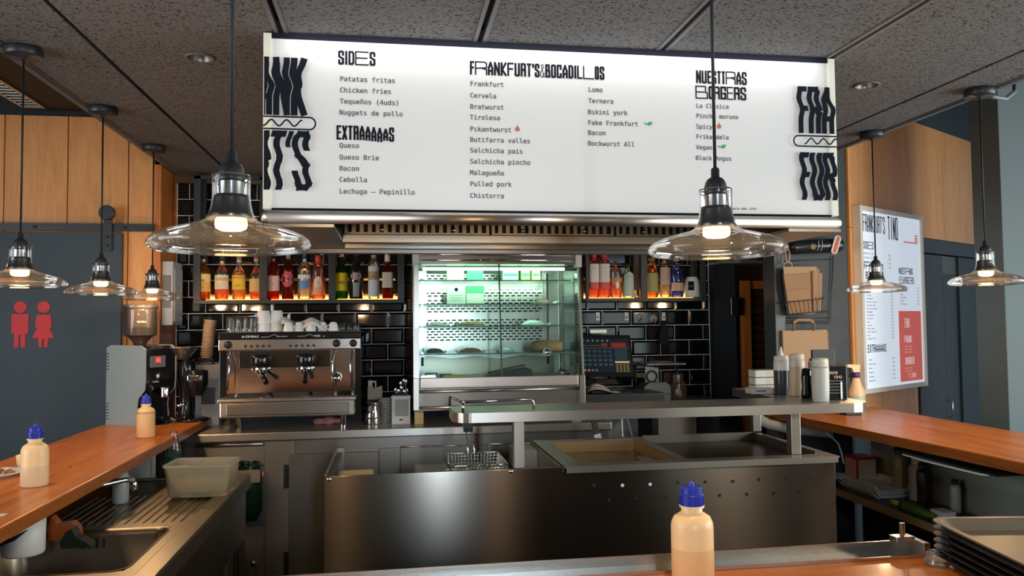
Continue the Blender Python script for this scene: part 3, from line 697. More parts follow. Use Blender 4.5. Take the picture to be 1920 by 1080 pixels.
# ================================================================== counters
CT = 1.05
ct = thing('bar_counter', 'long varnished orange-brown wooden bar counter along the left side', 'counter', (-1.245, 2.6, 0))
MB().box(-.247, .247, -2.3, 2.12, CT-.042, CT, .004).build('counter_top', M['counter'], ct)
MB().box(.2475, .2495, -2.3, 2.12, CT-.040, CT-.003).build('edge_strip', M['counteredge'], ct)
MB().box(-.13, -.10, -2.2, 2.1, 0, CT-.043).build('support_panel', mat('dark_brown_panel', (.05,.028,.015), .6), ct)
MB().box(-.09, -.06, -2.2, 2.1, CT-.14, CT-.043).build('rail', M['counteredge'], ct)
cr = thing('bar_counter', 'varnished orange-brown wooden bar counter along the right side by the poster', 'counter', (2.5, 2.9, 0))
MB().prism([(-.36,1.33),(-.21,-1.32),(.31,-1.32),(.31,1.33)], CT-.042, CT, 'XY').build('counter_top', M['counter'], cr)
MB().prism([(-.3605,1.33),(-.3625,1.33),(-.2125,-1.32),(-.2105,-1.32)], CT-.040, CT-.003, 'XY').build('edge_strip', M['counteredge'], cr)
MB().box(.262, .285, -1.3, 1.3, 0, CT-.043).build('support_panel', mat('pale_green_grey_panel', (.30,.33,.29), .6), cr)
MB().box(-.28, .255, 1.22, 1.26, CT-.12, CT-.043).box(-.28, -.24, 1.22, 1.26, .0, CT-.12).build('bracket', M['white'], cr)
cf = thing('bar_counter', 'near wooden bar counter at the bottom edge, under the blue-capped bottle', 'counter', (.4, 1.3, 0))
MB().box(-1.9, 2.40, -.25, .272, CT-.042, CT, .004).build('counter_top', M['counterx'], cf)
MB().box(-1.85, 2.3, -.08, -.05, 0, CT-.043).build('support_panel', M['black'], cf)

# aluminium profile along the inner edge of the near counter
pr = thing('sliding_rail', 'aluminium track profile lying along the edge of the near wooden counter', 'rail', (.55, 1.59, CT))
MB().box(-.85, .600, -.028, .030, .0005, .004).box(-.85, .600, .026, .030, .004, .024).box(-.85, .600, -.028, -.025, .004, .007).build('profile', M['alu'], pr)
MB().box(.56, .605, .012, .040, .024, .034, .001).box(.598, .612, -.026, .034, .004, .030, .001).build('end_bracket', M['alu'], pr)
MB().cyl((.578, .018, .034), .006, .03, 'Z', 12).build('screw', M['chrome'], pr)

# ================================================================== squeeze bottles with blue caps
M['pe'] = mat('frosted_bottle_plastic', (.92,.62,.31), .35, sss=.25)
M['sauce'] = mat('cream_sauce', (.80,.50,.23), .35, sss=.15)
M['saucepale'] = mat('pale_sauce', (.74,.56,.33), .35, sss=.15)
M['bluecap'] = mat('blue_cap', (.02,.035,.36), .3)
def sauce_bottle(label, x, y, h=.155, lvl=.45, s=.0300, sauce='sauce'):
    t = thing('sauce_bottle', label, 'sauce bottle', (x, y, CT), random.uniform(-.5,.5), 'blue-capped sauce bottles on the counters')
    k = h/.165
    # body: the outline below the sauce line belongs to the filled part
    zl = lvl*.115*k
    MB().lathe([(0,0.0005),(s*.93,.0005),(s,.004),(s,zl)], seg=32, sy=.92).build('sauce_fill', M[sauce], t)
    MB().lathe([(s,zl),(s*1.0,.095*k),(s*.97,.104*k),(s*.86,.113*k),(s*.62,.119*k),(s*.50,.122*k),(s*.50,.134*k)], seg=32, sy=.92).build('bottle_body', M['pe'], t)
    MB().lathe([(s*.58,.1305*k),(s*.58,.134*k),(s*.50,.134*k)], seg=28).build('neck_ring', M['pe'], t)
    c = MB().lathe([(s*.56,.134*k),(s*.56,.152*k),(s*.52,.1535*k),(s*.50,.1545*k),(s*.50,.164*k),(s*.46,.1665*k),(s*.14,.168*k),(s*.13,.174*k),(s*.06,.176*k),(0,.176*k)], seg=32, smooth=False).build('cap', M['bluecap'], t)
    r = MB()
    for a in range(28):
        A = 2*PI*a/28; r.beam((s*.565*math.cos(A), s*.565*math.sin(A), .1355*k), (s*.565*math.cos(A), s*.565*math.sin(A), .151*k), .0009, .0009)
    r.build('cap_ribs', M['bluecap'], c)['kind'] = 'stuff'
    return t
p = at(62, 912, 'Z', CT); sauce_bottle('half-full cream sauce bottle with blue cap on the left counter near the plate', p.x, p.y+.01, .190, .50, .0410, 'saucepale')
p = at(272, 820, 'Z', CT); sauce_bottle('full orange sauce bottle with blue cap on the left counter before the grinder', p.x, p.y+.01, .190, .92, .0405)
sauce_bottle('large foreground sauce bottle with blue cap on the near counter', .600, 1.515, .184, .52, .0425)

# plate and small pot at the left edge
p = at(-8, 893, 'Z', CT)
pl_ = thing('tapas_plate', 'white plate with browned food scraps at the left picture edge of the counter', 'plate', (p.x, p.y, CT))
MB().lathe([(0,.002),(.05,.002),(.055,.0),(.058,.002),(.085,.012),(.092,.014),(.092,.016),(.080,.015),(.055,.006),(0,.006)], seg=36).build('plate_body', M['white'], pl_)
random.seed(5)
for k in range(9):
    q = MB().lathe([(0,-.006),(.012,-.003),(.014,.003),(.006,.008),(0,.008)], seg=7)
    for v in q.bm.verts: v.co += Vector([random.uniform(-.003,.003) for _ in range(3)])
    q.build('food_scrap', mat('browned_food', (.34,.13,.04), .6) if k == 0 else bpy.data.materials['browned_food'], pl_, (random.uniform(-.03,.06), random.uniform(-.03,.04), .014))
p = at(21, 893, 'Z', CT)
pt = thing('dip_pot', 'small cream plastic dip pot standing behind the half-full sauce bottle', 'pot', (p.x-.01, p.y+.12, CT))
MB().lathe([(0,0),(.020,0),(.026,.052),(.027,.054),(.025,.055),(.019,.004),(0,.004)], seg=28).build('pot_body', M['pe'], pt)
MB().lathe([(.0245,.046),(0,.048)], seg=28).build('dip', M['sauce'], pt)
p = at(2, 966, 'Z', CT)
np_ = MB().box(-.05,.03,-.012,.015,0,.0012).build('paper_slip', M['white'], None, (p.x-.02, p.y, CT)); tag(np_, 'corner of a white paper slip lying on the left counter', 'paper')

# ================================================================== stainless sink unit under the left counter
SZ = .88
sk = thing('sink_unit', 'stainless steel sink and draining board below the left counter', 'sink', (-1.0, 2.6, 0))
def SB(): return MB()
def sp(b, n, m, par=None): return b.xf(Matrix.Translation((1.0, -2.6, 0))).build(n, m, par or sk)
sp(SB().box(-1.37,-.635,1.2,1.75,SZ-.004,SZ).box(-1.37,-1.22,1.75,2.30,SZ-.004,SZ).box(-.76,-.635,1.75,2.30,SZ-.004,SZ)
   .box(-1.37,-.635,2.30,2.38,SZ-.004,SZ).box(-1.37,-1.24,2.38,2.86,SZ-.004,SZ).box(-.74,-.635,2.38,2.86,SZ-.004,SZ).box(-1.37,-.635,2.86,3.72,SZ-.004,SZ), 'worktop', M['sinksteel'])
sp(SB().box(-.690,-.628,1.2,3.74,SZ+.001,SZ+.011,.003).box(-.634,-.626,1.2,3.74,SZ-.05,SZ+.004,.001).box(-1.37,-.69,3.70,3.74,SZ+.001,SZ+.011,.003).box(-1.37,-.634,3.732,3.74,SZ-.05,SZ,.001), 'raised_rim', M['sinksteel'])
def bowl(x0,x1,y0,y1,dep):
    b = SB(); r = .05; pts = []
    for cx, cy, a0 in ((x1-r,y1-r,0),(x0+r,y1-r,90),(x0+r,y0+r,180),(x1-r,y0+r,270)):
        for k in range(6): a = math.radians(a0+18*k); pts.append((cx+r*math.cos(a), cy+r*math.sin(a)))
    mx, my = (x0+x1)/2, (y0+y1)/2; prev = None
    for z, f in ((SZ+.002,1.03),(SZ+.001,1.0),(SZ-.02,.985),(SZ-dep+.03,.95),(SZ-dep,.85),(SZ-dep,.05)):
        ring = [b.bm.verts.new((mx+(x-mx)*f, my+(y-my)*f, z)) for x, y in pts]
        if prev:
            for k in range(len(ring)): q = b.bm.faces.new([prev[k], prev[(k+1)%len(ring)], ring[(k+1)%len(ring)], ring[k]]); q.smooth = True
        prev = ring
    o = sp(b, 'bowl', M['sinksteel'])
    return o
bowl(-1.24,-.74,2.38,2.86,.16); bowl(-1.22,-.76,1.75,2.30,.16)
for k in range(4): sp(SB().box(-1.02+.022*k,-1.012+.022*k,2.845,2.853,SZ-.055,SZ-.025), 'overflow_slot', M['black'])
for k in range(15): 
    x = -1.16+.031*k; sp(SB().tube([(x,2.93,SZ-.002),(x,2.95,SZ),(x,3.38,SZ),(x,3.40,SZ-.002)], .0045, 6), 'drain_ridge', M['sinksteel'])
sp(SB().box(-.66,-.64,1.2,3.70,.62,SZ-.05).box(-.66,-.635,3.66,3.70,0,.62).box(-.66,-.635,3.30,3.325,.0,.62), 'frame', M['steeldark'])
sp(SB().box(-.69,-.67,1.3,3.66,.08,.61), 'cupboard_front', mat('olive_wood_front', (.22,.15,.055), .5))
for k in range(5): sp(SB().box(-.669,-.664,3.58-.16*k,3.585-.16*k,.1,.6), 'groove', M['black'])
fc = thing('faucet', 'chrome mixer tap with long spout above the sink bowl', 'tap', (-1.235, 2.90, SZ))
MB().lathe([(0,.001),(.026,.001),(.026,.006),(.020,.010),(.019,.080),(.022,.085),(.022,.105),(.014,.115),(0,.116)], seg=24).build('tap_body', M['chrome'], fc)
MB().tube([(0,0,.112),(.01,.03,.125),(.05,.16,.150),(.07,.24,.165)], [.008,.007,.006,.008], 10).build('lever', M['chrome'], fc)
sp_ = MB().tube([(.015,.0,.07),(.06,.05,.085),(.16,.16,.105),(.25,.26,.110),(.272,.284,.105),(.276,.288,.09)], .010, 12).build('spout', M['chrome'], fc)
MB().lathe([(.012,.0),(.013,.02),(.011,.028)], (.276,.288,.068), 16).build('aerator', M['chrome'], sp_)

# ================================================================== back counter
bc = thing('back_counter', 'stainless steel back counter carrying the coffee machine and display case', 'counter', (0, 4.6, 0))
def bb(x0,x1,y0,y1,z0,z1,n,m,par=None,bev=.001): return MB().box(x0,x1,y0-4.6,y1-4.6,z0,z1,bev).build(n, m, par or bc)
bb(-1.295,1.24,4.30,5.085,.955,1.0,'worktop',M['steel'],bev=.006)
bb(-1.295,1.235,4.345,5.08,.0,.953,'carcass',M['steeldark'])
bb(-1.14,-.655,4.325,4.345,.83,.925,'drawer',M['steel']); 
MB().tube([(-1.0,-.288,.94),(-.66,-.288,.94)], .008, 8).build('drawer_handle', M['steel'], bc)
bb(-.65,-.51,4.325,4.345,.02,.95,'stile',M['steel'])
dd = bb(-.526,-.06,4.30,4.345,.02,.878,'door',M['steeldark'])
for z in (.765,.31):
    h = MB().box(-.550,-.529,-.294,-.272,z-.06,z+.06,.002).build('hinge', M['blackmetal'], bc)
    MB().box(-.552,-.545,-.297,-.292,z-.065,z+.065,.001).build('hinge_leaf', M['chrome'], h)
bb(-.83,-.656,4.322,4.345,.02,.507,'door',M['steel']); MB().lathe([(.014,0),(.016,-.008),(.010,-.018),(0,-.019)], (-.704,-.280,.319), 20, 'Y').build('lock_knob', M['chrome'], bc)
bb(-.83,-.656,4.33,4.345,.52,.82,'panel',M['steel'])
sw = MB().box(-.684,-.662,-.276,-.268,.768,.790,.002).build('rocker_switch', mat('lit_red_switch', (.6,.02,.01), .3, emit=(1,.05,.02), estr=2.5), bc)
for a, b in ((-.055,.055),(.06,.52),(.53,.86),(.87,1.22)): bb(a,b,4.318,4.345,.40,.893,'door',M['steeldark'])
for a in (.06,.53): MB().tube([(a,-.286,.898),(a+.33,-.286,.895)], .005, 8).build('door_handle', M['steel'], bc)
# green bag hung on the sink end
gb = thing('rubbish_bag', 'dark green plastic bag hanging beside the sink end', 'bag', (-.735, 4.277, .70))
q = MB().lathe([(0,-.15),(.05,-.145),(.075,-.10),(.080,0),(.074,.10),(.060,.135),(.064,.15),(.05,.13),(.03,.10)], seg=20, sy=.5)
random.seed(2)
for v in q.bm.verts: v.co += Vector([random.uniform(-.007,.007) for _ in range(3)])
q.build('bag_body', mat('dark_green_film', (.008,.035,.018), .18), gb)
MB().box(-.085,.075,-.050,-.046,.055,.12,.002).build('holder', mat('tan_card', (.36,.27,.16), .7), gb)

# ================================================================== grill island
IZ = 1.0; IX0, IX1, IY0, IY1 = -.243, 1.83, 3.03, 3.72
gi = thing('grill_island', 'free-standing stainless steel grill and fryer island with a tall plain front panel', 'cooking station', (.8, 3.37, 0))
def gp_(b, n, m, par=None): return b.xf(Matrix.Translation((-.8, -3.37, 0))).build(n, m, par or gi)
fp = gp_(MB().box(IX0, IX1, IY0, IY0+.012, .12, IZ-.002, .002), 'front_panel', M['steelpanel'])
rows = [[(1113.7,910.5),(1167,910,1),(1219,908,1),(1270.5,905),(1322,904),(1373.5,902.5),(1422.7,899),(1473,897),(1520,895)],[(1142,937),(1193.4,935),(1248,933),(1300,931),(1349,929),(1400,926.6),(1449.6,924.8),(1498,922.6)]]
for r_ in rows:
    for h_ in r_:
        p = at(h_[0], h_[1], 'Y', IY0)
        MB().cyl((p.x-.8, IY0-.0012-3.37, p.z), .0068, .0012, 'Y', 14).build('vent_hole', M['white'] if len(h_) > 2 else M['black'], fp)
for px, py in ((617,899),(958,884)):
    p = at(px, py, 'Y', IY0); MB().lathe([(.009,0),(.008,-.004),(0,-.005)], (p.x-.8, IY0-3.37, p.z), 14, 'Y').build('bolt', M['chrome'], fp)
gp_(MB().box(IX0, IX0+.010, IY0+.012, 3.72, .12, IZ+.0, .001), 'side_panel', M['steel'])
gp_(MB().box(IX0+.010, IX0+.04, 3.69, 3.72, .12, IZ, .001).box(IX0+.012, IX0+.03, IY0+.012, 3.69, IZ-.03, IZ-.018), 'side_frame', M['steeldark'])
gp_(MB().box(IX1-.012, IX1, IY0+.012, IY1, .12, IZ-.002, .001), 'side_panel', M['steeldark'])
gp_(MB().box(IX0+.02, .66, IY0+.05, 3.66, .60, .62), 'fryer_shelf', M['steeldark'])
gp_(MB().box(.10,.52,3.10,3.60,.62,.93,.01), 'fryer_body', M['steeldark'])
# worktop with two wells
w = MB()
WD = .052; X0, XA, XB, XC, XD, X1 = .675, .745, 1.165, 1.205, 1.775, 1.835; Y0, Y1, YF, YB = 3.005, 3.70, 3.075, 3.66
for a in ((X0,XA,Y0,Y1),(XB,XC,Y0,Y1),(XD,X1,Y0,Y1),(XA,XB,Y0,YF),(XA,XB,YB,Y1),(XC,XD,Y0,YF),(XC,XD,YB,Y1)): w.box(*a, IZ-.002, IZ+.004)
w.box(X0,X1,Y0,Y0+.006,IZ-.022,IZ-.002).box(X1-.006,X1,Y0,Y1,IZ-.022,IZ-.002).box(X0,X0+.006,Y0,Y1,IZ-.022,IZ-.002)
gp_(w, 'top_frame', M['steel'])
brownst = mat('greasy_amber_steel', (.42,.25,.10), .35, .8)
gp_(MB().box(XA,XB,YB-.006,YB,IZ-WD,IZ-.002).box(XA,XB,YF,YF+.006,IZ-WD,IZ-.002).box(XA-.0,XA+.006,YF+.006,YB-.006,IZ-WD,IZ-.002).box(XB-.006,XB,YF+.006,YB-.006,IZ-WD,IZ-.002), 'well_wall', brownst)
gp_(MB().box(XA,XB,YF,YB,IZ-WD-.01,IZ-WD-.001), 'cooking_plate', mat('dark_oily_plate', (.012,.010,.009), .22, 0))
gp_(MB().box(XC,XD,YF,YB,IZ-.035,IZ-.022), 'griddle', mat('seasoned_griddle_steel', (.11,.060,.030), .3, .8))
gp_(MB().box(XC,XD,YB-.006,YB,IZ-.022,IZ+.016).box(XC,XD,YF,YF+.005,IZ-.022,IZ-.002).box(XD-.006,XD,YF+.005,YB,IZ-.022,IZ+.014), 'splash_guard', M['steeldark'])
gp_(MB().box(1.10,1.15,3.30,3.42,IZ-WD+.001,IZ-WD+.012,.002), 'scraper_block', M['alu'])
gp_(MB().box(.66,.672,3.05,3.70,.3,IZ-.003), 'divider', M['steeldark'])
gp_(MB().box(.56,.66,3.50,3.69,.90,IZ-.01,.002), 'switch_box', M['steel'])
# raised pass shelf on posts
SZ2 = 1.22; ps = thing('pass_shelf', 'raised stainless steel pass shelf on square posts over the grill', 'shelf', (1.1, 3.15, 1.0))
def pp(b, n, m): return b.xf(Matrix.Translation((-1.1, -3.15, -1.0))).build(n, m, ps)
def arc_(cx, cy, r, a0, a1, n=10): return [(cx+r*math.cos(math.radians(a0+(a1-a0)*k/n)), cy+r*math.sin(math.radians(a0+(a1-a0)*k/n))) for k in range(n+1)]
out = arc_(.313,3.09,.07,270,180)+arc_(.293,3.235,.05,180,90)+[(1.70,3.285),(1.735,3.80),(2.0,3.80)]+arc_(1.90,3.095,.10,0,-90)
pp(MB().prism(out, SZ2-.038, SZ2, 'XY'), 'shelf_top', M['steel'])
for i_, (x, y) in enumerate(((.500,3.055),(1.682,3.095),(1.835,3.755))):
    pp(MB().box(x-.021,x+.021,y-.021,y+.021,IZ+.005 if i_ else IZ-.0,SZ2-.039,.002), 'post', M['steel'])
rz = 1.262
A, B, C_ = Vector((.255,3.235,rz)), Vector((.262,3.05,rz)), Vector((.565,3.035,rz))
A = at(843,743,'Z',rz); B = at(868,754,'Z',rz); C_ = at(1000,748,'Z',rz)
r_ = MB().tube([(A.x,A.y,SZ2),(A.x,A.y,rz-.012),(A.x+.002,A.y-.012,rz),tuple(B-Vector((.004,-.012,0))),(B.x+.012,B.y,rz),(C_.x-.012,C_.y,rz),(C_.x,C_.y,rz-.012),(C_.x,C_.y,SZ2)], .0055, 10)
r_.tube([(B.x,B.y,SZ2),(B.x,B.y,rz)], .0055, 10); pp(r_, 'guard_rail', M['chrome'])
# fryer basket
fb = thing('fryer_basket', 'wire mesh fryer basket with a green-grey handle standing in the fryer', 'fryer basket', (.35, 3.25, .90))
m_ = MB(); bx, by, bz = .115, .15, .105
for k in range(17):
    x = -bx+2*bx*k/16
    m_.tube([(x,-by,bz-.002),(x*.9,-by*.95,0)], .0017, 4, False).tube([(x,by,bz-.002),(x*.9,by*.95,0)], .0017, 4, False).tube([(x*.9,-by*.95,0),(x*.9,by*.95,0)], .0017, 4, False)
for k in range(9):
    f = 1-.1*(1-k/8); z = bz*k/8; X, Y = bx*(.9+.1*k/8), by*(.95+.05*k/8)
    m_.tube([(-X,-Y,z),(X,-Y,z),(X,Y,z),(-X,Y,z)], .0017, 4, closed=True)
for k in range(17):
    y = -by+2*by*k/16; m_.tube([(-bx,y,bz),(-bx*.9,y*.95,0)], .0017, 4, False).tube([(bx,y,bz),(bx*.9,y*.95,0)], .0017, 4, False)
o = m_.build('wire_mesh', M['alu'], fb); o['kind'] = 'stuff'
MB().tube([(-bx,-by,bz),(bx,-by,bz),(bx,by,bz),(-bx,by,bz)], .003, 8, closed=True).build('rim_wire', M['chrome'], fb)
MB().tube([(-bx-.02,-.05,bz-.03),(bx+.02,-.05,bz-.03)], .0035, 8).build('hook_bar', M['chrome'], fb)
MB().tube([(-.014,by,bz),(-.014,by+.05,bz+.05),(-.012,by+.14,bz+.10)], .003, 8).tube([(.014,by,bz),(.014,by+.05,bz+.05),(.012,by+.14,bz+.10)], .003, 8).build('handle_wire', M['chrome'], fb)
MB().beam((0,by+.12,bz+.085),(0,by+.24,bz+.14),.042,.028).build('grip', mat('green_grey_grip', (.07,.09,.075), .4), fb)
# cutting board lying in the fryer bay
cbp = at(668, 884, 'Z', .955)
cb = thing('cutting_board', 'cream-yellow plastic cutting board lying in the left bay of the island', 'cutting board', (cbp.x-.0, 3.16, .955))
MB().box(-.072,.072,-.03,.16,-.02,.012,.009).build('board', mat('cream_yellow_plastic', (.74,.62,.30), .4), cb)
MB().box(-.05,.05,-.02,.14,-.334,-.021).build('rest', M['steeldark'], cb)
# spatula and tongs stuck behind the grill
kn = thing('spatula', 'spatula with dark riveted wooden handle standing behind the grill', 'spatula', (1.0, 3.735, .97))
MB().beam((0,0,.05),(-.035,.02,.20),.026,.014).build('handle', mat('dark_brown_handle', (.035,.015,.01), .4), kn)
for f in (.3,.7): MB().cyl((-.035*f,.02*f-.014,.05+.15*f), .0035, .006, 'Y', 10).build('rivet', M['alu'], kn)
MB().beam((.012,-.006,-.0),(0,0,.05),.034,.003).build('blade', M['alu'], kn)
tg = thing('tongs', 'pair of thin steel tongs leaning behind the grill beside the spatula', 'tongs', (1.13, 3.74, .97))
MB().beam((0,0,0),(0.0,.02,.19),.005,.004).build('arm', M['chrome'], tg); MB().beam((.055,0,0),(.012,.02,.19),.006,.004).build('arm', M['chrome'], tg)
for z_ in (kn, tg): z_.location.y = 3.73
# ================================================================== espresso machine
BZ = 1.0   # back counter top
em = thing('espresso_machine', 'two-group chrome espresso machine with cups warming on top, on the back counter', 'coffee machine', (-.53, 4.62, BZ))
def E_(b, n, m, par=None): return b.build(n, m, par or em)
HW = .375
smoke = mat('mirror_steel', (.62,.58,.54), .10, 1.0)
E_(MB().box(-HW,HW,-.20,.24,.075,.52,.004), 'body', M['blackgloss'])
E_(MB().box(-HW,HW,-.225,-.20,.43,.49,.004), 'control_panel', mat('satin_steel_panel', (.42,.40,.38), .22, 1.0))
E_(MB().box(-HW,HW,-.222,.24,.491,.522,.003), 'top_band', M['blackgloss'])
E_(MB().box(-HW-.004,HW+.004,-.23,.245,.523,.529,.002), 'cup_tray', M['blackmetal'])
E_(MB().quad((-.335,-.206,.20),(.345,-.206,.20),(.345,-.206,.43),(-.335,-.206,.43)).quad((-.335,-.206,.20),(.345,-.206,.20),(.345,-.222,.165),(-.335,-.222,.165)), 'back_splash', smoke)
E_(MB().box(-.27,.21,-.215,-.207,.335,.425,.002), 'group_recess', mat('smoked_window', (.05,.04,.03), .08, .3))
E_(MB().box(-.360,.352,-.31,.0,.160,.176,.003), 'drip_tray', M['steel'])
for k in range(34): pass
g_ = MB()
for k in range(30): g_.box(-.34+.0228*k,-.332+.0228*k,-.30,-.21,.1765,.179)
E_(g_, 'tray_grating', M['steeldark'])['kind'] = 'stuff'
E_(MB().box(-.355,.345,-.29,-.05,.075,.159,.008), 'drawer_front', M['steel'])
E_(MB().box(-.32,.315,-.294,-.289,.088,.148,.004), 'drawer_inset', M['steeldark'])
for x in (-.27,.28): E_(MB().cyl((x,-.22,0),.017,.078,'Z',20,.002), 'foot', M['chrome'])
E_(MB().box(-.37,.37,.05,.2,0.001,.074), 'rear_foot', M['black'])
for x in (-.325,.245,.335):
    kb = E_(MB().lathe([(.020,0),(.021,-.012),(.017,-.026),(0,-.028)], (x,-.224,.462), 24, 'Y'), 'steam_knob', M['black'])
for x0 in (-.235,.0):
    for k in range(5): E_(MB().cyl((x0+.031*k,-.230,.452),.0075,.006,'Y',14,.001), 'button', M['black'])
for x in (-.155,.08):
    gr = E_(MB().lathe([(0,.045),(.045,.045),(.050,.03),(.050,0),(.046,-.022),(0,-.022)], (x,-.245,.362), 28), 'group_head', M['blackgloss'])
    MB().lathe([(.042,-.022),(.044,-.03),(.044,-.042),(.030,-.055),(.012,-.060),(.012,-.075),(0,-.076)], (x,-.245,.362), 24).build('portafilter', M['chrome'], gr)
    hx_ = .04 if x < 0 else 0.0
    MB().tube([(x+.004,-.285,.325),(x+.01+hx_*.4,-.335,.305),(x+.015+hx_,-.40,.268)], [.009,.0125,.0135], 12).build('handle', M['blackgloss'], gr)
for x, s_ in ((-.315,1),(.235,-1),(.330,-1)):
    E_(MB().tube([(x,-.235,.425),(x,-.26,.41),(x+.01*s_,-.285,.36),(x+.002*s_,-.30,.22)], .0045, 10), 'steam_wand', M['chrome'])
E_(MB().lathe([(.028,0),(.029,-.008),(.024,-.010),(.023,-.006),(0,-.006)], (.245,-.207,.275), 28, 'Y'), 'pressure_gauge', M['chrome'])
lettering('brand_lettering', M['white'], em, front_M(0,-.2235,0), [("la CIMBALI",-.255,.499,.021,1.1),("coffee-water-tea",-.075,.501,.010),("M23",.125,.499,.020,1.1),("UP",.172,.499,.010)], SANS)
E_(MB().tube([(-.155,-.2232,.501),(-.12,-.2232,.501),(-.085,-.2232,.514),(-.07,-.2232,.508)], .0009, 5).tube([(.035,-.2232,.503),(.075,-.2232,.503),(.10,-.2232,.514),(.122,-.2232,.503)], .0009, 5), 'line_ornament', M['white'])

# ---- things on the machine
TZ = BZ+.529
M['clear'] = thin_glass('clear_drinking_glass', (.93,.95,.95), 1.6, .10, (.8,.82,.82))
M['ceramic'] = mat('white_ceramic', (.74,.73,.70), .2)
M['paper'] = mat('white_paper_cup', (.78,.77,.74), .55)
def emx(px, y=4.45): return at(px, 622, 'Y', y).x
def mk_glass(h=.082, r=.029):
    t = thing('drinking_glass', 'upturned clear glass tumbler on the espresso machine', 'glass', (0,0,0), 0, 'glasses on the espresso machine')
    MB().lathe([(r,0),(r*.99,.001),(r*.86,h),(r*.80,h),(0,h-.004)], seg=24).lathe([(r-.003,0),(r*.83-.003,h-.007)], seg=24).build('glass_body', M['clear'], t)
    return t
g0 = mk_glass(); first = True
gl = [(434,4.43,'leftmost upturned glass of the front row on the espresso machine'),(448,4.43,'second upturned glass from the left on the espresso machine'),(462,4.43,'third upturned glass from the left on the espresso machine'),(474,4.43,'fourth upturned glass, touching the tall white cup stack'),
      (441,4.56,'left upturned glass of the back row on the espresso machine'),(457,4.56,'middle upturned glass of the back row on the espresso machine'),(471,4.56,'right upturned glass of the back row on the espresso machine')]
for px, y, lb in gl:
    o = g0 if first else copy_tree(g0); first = False
    o.location = (emx(px, y), y, TZ); o['label'] = lb
for px, y, lb in ((641,4.45,'short clear glass right of the espresso cups on the machine'),(655,4.47,'second short clear glass from the right end of the machine top'),(668,4.45,'rightmost short clear glass on the espresso machine')):
    o = copy_tree(g0, lb, (emx(px, y), y, TZ)); o.scale = (.85,.85,.55)
def cup_stack(px, y, n, lb):
    t = thing('paper_cup_stack', lb, 'cups', (emx(px, y), y, TZ), 0, 'stacks of white cups on the espresso machine')
    for k in range(n): MB().lathe([(.041,0),(.043,.002),(.041,.004),(.031,.070),(.029,.071),(0,.068)], (0,0,.045*k), 28).build('cup', M['paper'], t)
cup_stack(494, 4.45, 2, 'left stack of upturned white cups on the espresso machine'); cup_stack(518, 4.47, 2, 'right stack of upturned white cups, under the folded cloth')
def mk_cup():
    t = thing('espresso_cup', 'x', 'cup', (0,0,0), 0, 'espresso cups on the machine')
    MB().lathe([(.028,0),(.029,.001),(.028,.012),(.022,.040),(.015,.048),(.014,.050),(0,.050)], seg=24).build('cup_body', M['ceramic'], t)
    MB().tube([(.026,0,.012),(.040,0,.013),(.041,0,.030),(.024,0,.034)], .003, 8).build('cup_handle', M['ceramic'], t)
    MB().quad((-.0285,-.006,.004),(-.0285,.006,.004),(-.0235,.006,.036),(-.0235,-.006,.036)).build('orange_stripe', mat('orange_stripe', (.6,.16,.04), .4) if 'orange_stripe' not in bpy.data.materials else bpy.data.materials['orange_stripe'], t)
    return t
c0 = mk_cup(); first = True
for px, y, rz, lb in ((541,4.42,-1.2,'leftmost upturned espresso cup, beside the right cup stack'),(561,4.43,-1.6,'second upturned espresso cup from the left, under the cloth'),(583,4.42,-.9,'wide upturned espresso cup in the middle of the row'),(605,4.44,-1.9,'espresso cup fourth in the row, at the right end of the cloth'),(625,4.43,-2.6,'rightmost upturned espresso cup, before the short glasses')):
    o = c0 if first else copy_tree(c0); first = False
    o.location = (emx(px, y), y, TZ); o.rotation_euler = (0,0,rz); o['label'] = lb
cl = MB(); nx, ny = 18, 6; xs0, xs1 = emx(530), emx(610)
grid = []
for i in range(nx+1):
    row = []
    for j in range(ny+1):
        u, v = i/nx, j/ny; x = xs0+(xs1-xs0)*u; y = 4.40+.13*v
        z = TZ+.058-.030*(1-v)**2+.028*math.exp(-((u-.02)/.16)**2)+.022*math.exp(-((u-.68)/.16)**2)-.010*abs(v-.5)+.004*math.sin(9*u+4*v)-(.022*(u-.85)/.15 if u > .85 else 0)
        row.append(cl.bm.verts.new((x, y+.01*math.sin(6*u), z)))
    grid.append(row)
for i in range(nx):
    for j in range(ny): f = cl.bm.faces.new([grid[i][j], grid[i+1][j], grid[i+1][j+1], grid[i][j+1]]); f.smooth = True
clo = cl.build('cleaning_cloth', mat('off_white_cloth', (.62,.60,.58), .9)); tag(clo, 'crumpled off-white cloth draped over the espresso cups', 'cloth')
sd = clo.modifiers.new('s', 'SOLIDIFY'); sd.thickness = .012

# pink rag below the machine
rg = MB(); rows_ = []
for i in range(15):
    a = i/14; ring = []
    for k in range(14):
        b_ = 2*PI*k/14; r = (.022+.005*math.sin(5*a*PI)+.0035*math.sin(3*b_+7*a))*(math.sin(PI*(a*.86+.07))**.45)
        ring.append(rg.bm.verts.new((-.085+.17*a, r*1.3*math.cos(b_), max(.0, .020+r*math.sin(b_)))))
    rows_.append(ring)
for A_, B_ in zip(rows_, rows_[1:]):
    for k in range(14): f = rg.bm.faces.new([A_[k], A_[(k+1)%14], B_[(k+1)%14], B_[k]]); f.smooth = True
rg.bm.faces.new(rows_[0]); rg.bm.faces.new(rows_[-1])
p = at(616, 797, 'Z', BZ)
o = rg.build('rag', mat('pink_rag', (.42,.16,.15), .9), None, (p.x, p.y+.02, BZ)); tag(o, 'crumpled pink rag on the back counter under the espresso machine', 'cloth')

